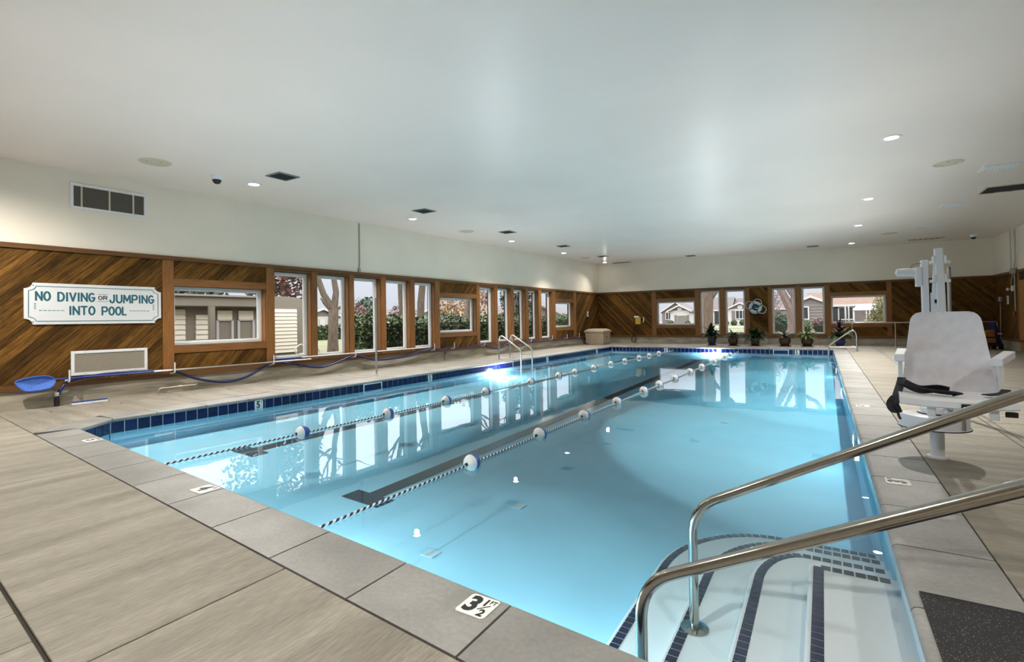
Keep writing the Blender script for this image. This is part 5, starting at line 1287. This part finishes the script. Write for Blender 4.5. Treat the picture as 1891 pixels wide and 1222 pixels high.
bush_tree('orange_tree', 'thin yellow tree above the outbuilding roof', (-30, 14.9, -0.12), [((0, -0.8, 2.4), (0.8, 0.8, 1.2), 260, 0.10)], 'orange_leaf', 4.0)

def gable_house(name, label, loc, rz, w, d, wall_h, rise, wallm, roofm, wins=(), doors=(), over=0.4, gable_front=True, laps=0, oculus=False):
    """local frame: front faces -y; gable_front puts the gable on the front"""
    t = thing(name, label, 'house', loc, rz)
    MB().box(-w/2, w/2, 0, d, 0, wall_h).build('walls', wallm, t)
    if gable_front:
        m = MB(); m.add([(-w/2, 0, wall_h), (w/2, 0, wall_h), (0, 0, wall_h+rise), (-w/2, d, wall_h), (w/2, d, wall_h), (0, d, wall_h+rise)], [(0, 1, 2), (3, 5, 4), (0, 3, 4, 1)]); m.build('gable', 'siding_taupe', t)
        k = rise/(w/2); x1 = w/2+over; ze = wall_h-over*k
        for s in (-1, 1):
            MB().add([(s*x1, -over, ze), (0, -over, wall_h+rise), (0, d+over, wall_h+rise), (s*x1, d+over, ze), (s*x1, -over, ze+0.16), (0, -over, wall_h+rise+0.16), (0, d+over, wall_h+rise+0.16), (s*x1, d+over, ze+0.16)],
                     [(0, 1, 2, 3), (4, 7, 6, 5), (0, 4, 5, 1), (1, 5, 6, 2), (2, 6, 7, 3), (3, 7, 4, 0)]).build('roof', roofm, t)
            MB().add([(s*x1, -over-0.05, ze-0.04), (0, -over-0.05, wall_h+rise-0.04), (0, -over-0.05, wall_h+rise+0.18), (s*x1, -over-0.05, ze+0.18), (s*x1, -over, ze-0.04), (0, -over, wall_h+rise-0.04), (0, -over, wall_h+rise+0.18), (s*x1, -over, ze+0.18)],
                     [(0, 1, 2, 3), (4, 7, 6, 5), (0, 4, 5, 1), (1, 5, 6, 2), (2, 6, 7, 3), (3, 7, 4, 0)]).build('barge_board', 'house_white', t)
    else:
        k = rise/(d/2); y1 = over
        for s in (-1, 1):
            ye = d/2+s*(d/2+over); ze = wall_h-over*k
            MB().add([(-w/2-over, ye, ze), (w/2+over, ye, ze), (w/2+over, d/2, wall_h+rise), (-w/2-over, d/2, wall_h+rise), (-w/2-over, ye, ze+0.16), (w/2+over, ye, ze+0.16), (w/2+over, d/2, wall_h+rise+0.16), (-w/2-over, d/2, wall_h+rise+0.16)],
                     [(0, 1, 2, 3), (4, 7, 6, 5), (0, 4, 5, 1), (1, 5, 6, 2), (2, 6, 7, 3), (3, 7, 4, 0)]).build('roof', roofm, t)
        MB().add([(-w/2, 0, wall_h), (-w/2, d, wall_h), (-w/2, d/2, wall_h+rise), (w/2, 0, wall_h), (w/2, d, wall_h), (w/2, d/2, wall_h+rise)], [(0, 1, 2), (3, 5, 4)]).build('gable', wallm, t)
        MB().box(-w/2-over, w/2+over, -over-0.06, -over, wall_h-over*k-0.02, wall_h-over*k+0.18).build('gutter', 'house_white', t)
    if laps:
        n = int(wall_h/0.25)
        for i in range(n): MB().add([(-w/2, -0.05, i*0.25), (w/2, -0.05, i*0.25), (w/2, -0.01, i*0.25+0.24), (-w/2, -0.01, i*0.25+0.24)], [(0, 1, 2, 3)]).build('siding_board', wallm, t, recalc=False)
    for (x0, x1, z0, z1, mul) in wins:
        f = MB()
        for q in ((x0-0.1, x1+0.1, z0-0.1, z0), (x0-0.1, x1+0.1, z1, z1+0.1), (x0-0.1, x0, z0, z1), (x1, x1+0.1, z0, z1)): f.box(q[0], q[1], -0.12, 0.0, q[2], q[3])
        for i in range(1, mul): x = x0+(x1-x0)*i/mul; f.box(x-0.04, x+0.04, -0.10, -0.03, z0, z1)
        fo = f.build('window', 'house_white', t)
        MB().box(x0, x1, -0.06, -0.03, z0, z1).build('pane', 'house_dark', fo)
    for (x0, x1, z0, z1, mt) in doors: MB().box(x0, x1, -0.08, 0.0, z0, z1).build('door', mt, t)
    if oculus: MB().lathe([(0.30, -0.06), (0.36, -0.06), (0.36, 0.0), (0.30, 0.0)], 16, (0, -0.01, wall_h+rise*0.36), axis='y').build('round_vent', 'house_white', t)
    return t
# houses across the road
gable_house('gabled_house', 'white gabled porch house with a beige double door in the window nearest the corner', (-18.8, 80, -0.1), 0, 2.9, 5, 2.3, 0.72, 'house_white', 'roof_grey', (), ((-0.35, 1.1, 0, 1.5, 'garage_beige'), (-0.8, -0.45, 0.0, 1.6, 'siding_taupe'), (1.15, 1.4, 0.0, 1.6, 'siding_taupe')), over=0.45, oculus=True)
gable_house('gabled_house', 'taupe gabled house with a white window behind the porch house', (-20.9, 86.2, -0.1), 0, 4.6, 6, 2.2, 1.5, 'siding_taupe', 'roof_grey', ((-1.6, -0.8, 0.95, 2.05, 2),), (), over=0.3)
gable_house('row_house', 'grey-roofed house with a dark porch behind the thick trunk', (-15.4, 89, -0.1), 0, 5.2, 8, 2.3, 2.1, 'siding_taupe', 'roof_grey', (), ((0.2, 2.2, 0.0, 2.0, 'house_dark'), (-0.3, 0.1, 0, 2.1, 'house_white')), over=0.2, gable_front=False)
gable_house('gabled_house', 'white gabled house with a wide window seen just left of the life ring', (-10.2, 80, -0.1), 0, 3.4, 5, 2.35, 0.8, 'house_white', 'roof_grey', ((-0.55, 0.75, 0.95, 2.05, 3),), ((-1.15, -0.65, 0.8, 2.1, 'siding_taupe'),), over=0.3, oculus=True)
gable_house('row_house', 'grey house ridge rising behind the white gabled house', (-8.6, 90, -0.1), 0, 7.6, 8, 2.3, 1.9, 'siding_taupe', 'roof_grey', (), (), over=0.2, gable_front=False)
gable_house('lap_sided_house', 'taupe lap-sided gable with a narrow window in the last tall window of the end wall', (-0.85, 50, -0.1), 0, 2.4, 3.2, 2.3, 0.52, 'siding_taupe', 'roof_brown', ((-0.55, -0.2, 1.0, 1.95, 1),), (), laps=1, over=0.15)
gable_house('row_house', 'long brown-roofed house with a porch in the window nearest the railing', (4.2, 54.2, -0.1), 0, 10.2, 6, 2.15, 1.15, 'siding_taupe', 'roof_brown', ((-2.9, -1.9, 0.9, 1.9, 2), (-0.6, 0.3, 0.9, 1.7, 2)), ((-3.4, -3.0, 0.0, 1.9, 'house_dark'),), over=0.3, gable_front=False)
aw = thing('white_awning', 'white flat awning on posts before the porch', 'awning', (2.97, 51.0, -0.1))
MB().add([(-0.80, -0.8, 1.62), (0.80, -0.8, 1.62), (0.80, 0.8, 2.02), (-0.35, 0.8, 2.02), (-0.80, -0.8, 1.76), (0.80, -0.8, 1.76), (0.80, 0.8, 2.16), (-0.35, 0.8, 2.16)], [(0, 1, 2, 3), (4, 7, 6, 5), (0, 4, 5, 1), (1, 5, 6, 2), (2, 6, 7, 3), (3, 7, 4, 0)]).build('canopy', 'house_white', aw)
for x in (-0.74, 0.1, 0.72): MB().box(x-0.04, x+0.04, -0.75, -0.67, 0, 1.65).build('post', 'house_white', aw)
pf = thing('porch_fence', 'low white porch railing before the dark porch', 'fence', (1.4, 52.4, -0.1))
MB().box(-0.9, 2.2, 0, 0.06, 0.62, 0.70).build('top_rail', 'house_white', pf)
MB().box(-0.9, 2.2, 0, 0.06, 0.18, 0.24).build('bottom_rail', 'house_white', pf)
for i in range(15): MB().box(-0.88+i*0.21, -0.82+i*0.21, 0, 0.05, 0.2, 0.65).build('picket', 'house_white', pf)
for x in (0.3, 0.55): MB().box(x-0.05, x+0.05, 0, 0.10, 0, 2.0).build('post', 'house_white', pf)
def shrub(name, label, loc, rad, n, size, mt):
    t = thing(name, label, 'shrub', loc)
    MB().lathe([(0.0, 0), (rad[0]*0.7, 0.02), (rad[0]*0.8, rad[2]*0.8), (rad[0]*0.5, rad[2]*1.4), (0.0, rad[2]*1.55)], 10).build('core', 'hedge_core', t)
    m = MB(); leafcloud(m, (0, 0, rad[2]), rad, n, size, hollow=0.7); o = m.build('leaves', mt, t, recalc=False); o['kind'] = 'stuff'
for (x, y, r, lb) in ((-19.4, 77, 0.46, 'round clipped shrub left of the porch house door'), (-17.0, 77, 0.42, 'round clipped shrub right of the porch house door'), (-10.65, 77, 0.42, 'clipped shrub under the wide window of the white house, left one'),
                   (-9.5, 77, 0.45, 'clipped shrub under the wide window of the white house, right one'), (-11.6, 76.5, 0.38, 'small shrub at the left corner of the white house')):
    shrub('clipped_shrub', lb, (x, y, -0.12), (r, r, r*0.9), 600, 0.10, 'hedge_leaf')
shrub('dry_shrub', 'reddish dry shrub before the lap-sided gable', (0.0, 46, -0.12), (0.75, 0.5, 0.6), 1300, 0.07, 'mauve_leaf')
shrub('green_shrub', 'dark green low shrub before the lap-sided gable', (-1.15, 44.5, -0.12), (0.5, 0.5, 0.5), 800, 0.07, 'hedge_leaf')
shrub('dark_shrub', 'dark shrub behind the forked trunk', (-2.9, 44, -0.12), (0.8, 0.6, 0.8), 1000, 0.09, 'pine_leaf')
bush_tree('olive_tree', 'yellow-green tree at the right edge of the window nearest the railing', (3.35, 43, -0.12), [((0.1, 0, 1.6), (0.55, 0.5, 1.2), 1500, 0.06), ((-0.35, 0, 0.8), (0.5, 0.5, 0.7), 600, 0.06)], 'olive_leaf', 2.4)
t = tree('thick_tree', 'thick grey-brown tree trunk filling the first tall window of the end wall', (-5.95, 32.0, -0.12), [(0, 0, 0, 0.45), (0, 0, 0.5, 0.37), (0.02, 0, 1.6, 0.36), (0.05, 0, 2.6, 0.38), (0.1, 0, 3.2, 0.36), (0, 0, 5, 0.25)],
         [[(0.2, 0, 2.3, 0.14), (0.6, 0, 2.85, 0.11), (0.95, 0.0, 3.1, 0.09), (1.7, 0.1, 4.0, 0.05)], [(0, 0, 3.2, 0.2), (-0.6, 0, 4.6, 0.12), (-1.0, 0.2, 6.5, 0.05)]], [('orange_leaf', [((0, 0, 6.5), (2.5, 2.5, 1.8), 500, 0.09)])])
merged_branches(t, twigs([(0, 0, 4.6), (-0.6, 0, 4.6), (1.2, 0, 3.5)], 6, 2.6, 0.06), 'bark')
t = tree('forked_tree', 'mauve-grey forked trunk in the tall window right of the life ring', (-1.28, 30.0, -0.12), [(0.05, 0, 0, 0.42), (0.05, 0, 0.5, 0.34), (0.02, 0, 1.2, 0.31), (-0.05, 0, 1.75, 0.32)],
         [[(-0.12, 0, 1.65, 0.22), (-0.38, 0, 2.3, 0.19), (-0.75, 0, 3.1, 0.17), (-1.2, 0, 4.3, 0.1), (-1.6, 0, 6.0, 0.04)], [(0.05, 0, 1.65, 0.23), (0.10, 0, 2.3, 0.21), (0.16, 0, 3.0, 0.18), (0.2, 0, 4.6, 0.1), (0.3, 0.1, 6.2, 0.04)],
          [(0.1, 0, 2.2, 0.12), (-0.22, 0, 2.75, 0.11), (-0.45, 0, 3.3, 0.08), (-0.7, 0, 4.2, 0.04)], [(0.12, 0, 2.6, 0.1), (0.9, 0.0, 3.0, 0.12), (1.25, 0, 3.5, 0.10), (2.0, 0, 4.8, 0.05)]], [('mauve_leaf', [((0, 0, 6.5), (2.5, 2.5, 1.8), 400, 0.09)])], bark='bark_mauve')
merged_branches(t, twigs([(-1.0, 0, 3.8), (0.2, 0, 4.2), (1.5, 0, 4.0), (0.2, 0, 3.2)], 6, 2.4, 0.05), 'bark_mauve')
t = tree('blossom_tree', 'pale mauve shrubby tree left of the forked trunk', (-3.2, 42.0, -0.12), [(0, 0, 0, 0.08), (0, 0, 1.2, 0.06), (0, 0, 2.4, 0.03)], [], [('mauve_leaf', [((0, 0, 2.3), (0.7, 0.6, 1.1), 420, 0.06)])], bark='bark_mauve')
merged_branches(t, twigs([(0, 0, 1.0), (0, 0, 1.6)], 4, 1.6, 0.035), 'bark_mauve')
# window-side houses in a row far behind the hedge
for i, (y, lb, mt) in enumerate(((35.5, 'pale house with a light roof far behind the second tall window', 'siding_white'), (41.4, 'pale low house far behind the third tall window', 'siding_cream'), (47.0, 'white-eaved house far behind the fourth tall window', 'siding_white'),
                                 (52.4, 'white-eaved house far behind the fifth tall window', 'siding_white'))):
    gable_house('far_house', lb, (-46, y, -0.1), PI/2, 4.6, 5, 2.0, 0.75, mt, 'roof_grey', ((-1.5, -0.8, 0.9, 1.7, 2), (0.9, 1.6, 0.9, 1.7, 2)), ((-0.3, 0.4, 0.0, 1.7, 'house_white'),), over=0.25)
for (y, x, lb) in ((48.5, -32, 'grey-roofed pale house behind the first and second tall windows of the second set'), (58.5, -32, 'grey-roofed pale house behind the third and fourth tall windows of the second set')):
    gable_house('far_house', lb, (x, y, -0.1), PI/2, 9.0, 5, 1.75, 1.2, 'siding_cream', 'roof_grey', ((-2.0, -0.8, 0.8, 1.5, 2),), (), over=0.3, gable_front=False)
gable_house('far_house', 'grey-roofed house with a white eave in the wide window nearest the storage box corner', (-20.5, 42.6, -0.1), PI/2+0.3, 8, 5, 1.75, 1.1, 'siding_taupe', 'roof_grey', ((-1.5, 0.5, 0.6, 1.5, 2),), (), gable_front=False)
# car on the street beyond the outbuilding is hidden; a dark low hedge strip shows instead
hs2 = thing('boundary_hedge', 'dark clipped hedge far beyond the outbuilding', 'hedge', (-34, 8, -0.12))
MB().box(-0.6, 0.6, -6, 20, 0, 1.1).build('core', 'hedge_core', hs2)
m = MB()
for i in range(3500):
    P = Vector((0.6+R(-.15, .2), R(-6, 20), R(0, 1.2))); s = R(0.08, 0.16); a = Vector((R(-1, 1), R(-1, 1), R(-.6, 1))).normalized(); b = a.orthogonal().normalized()*s*0.6; a = a*s
    m.add([tuple(P-a), tuple(P+b), tuple(P+a), tuple(P-b)], [(0, 1, 2, 3)])
o = m.build('leaves', 'hedge_leaf', hs2, recalc=False); o['kind'] = 'stuff'
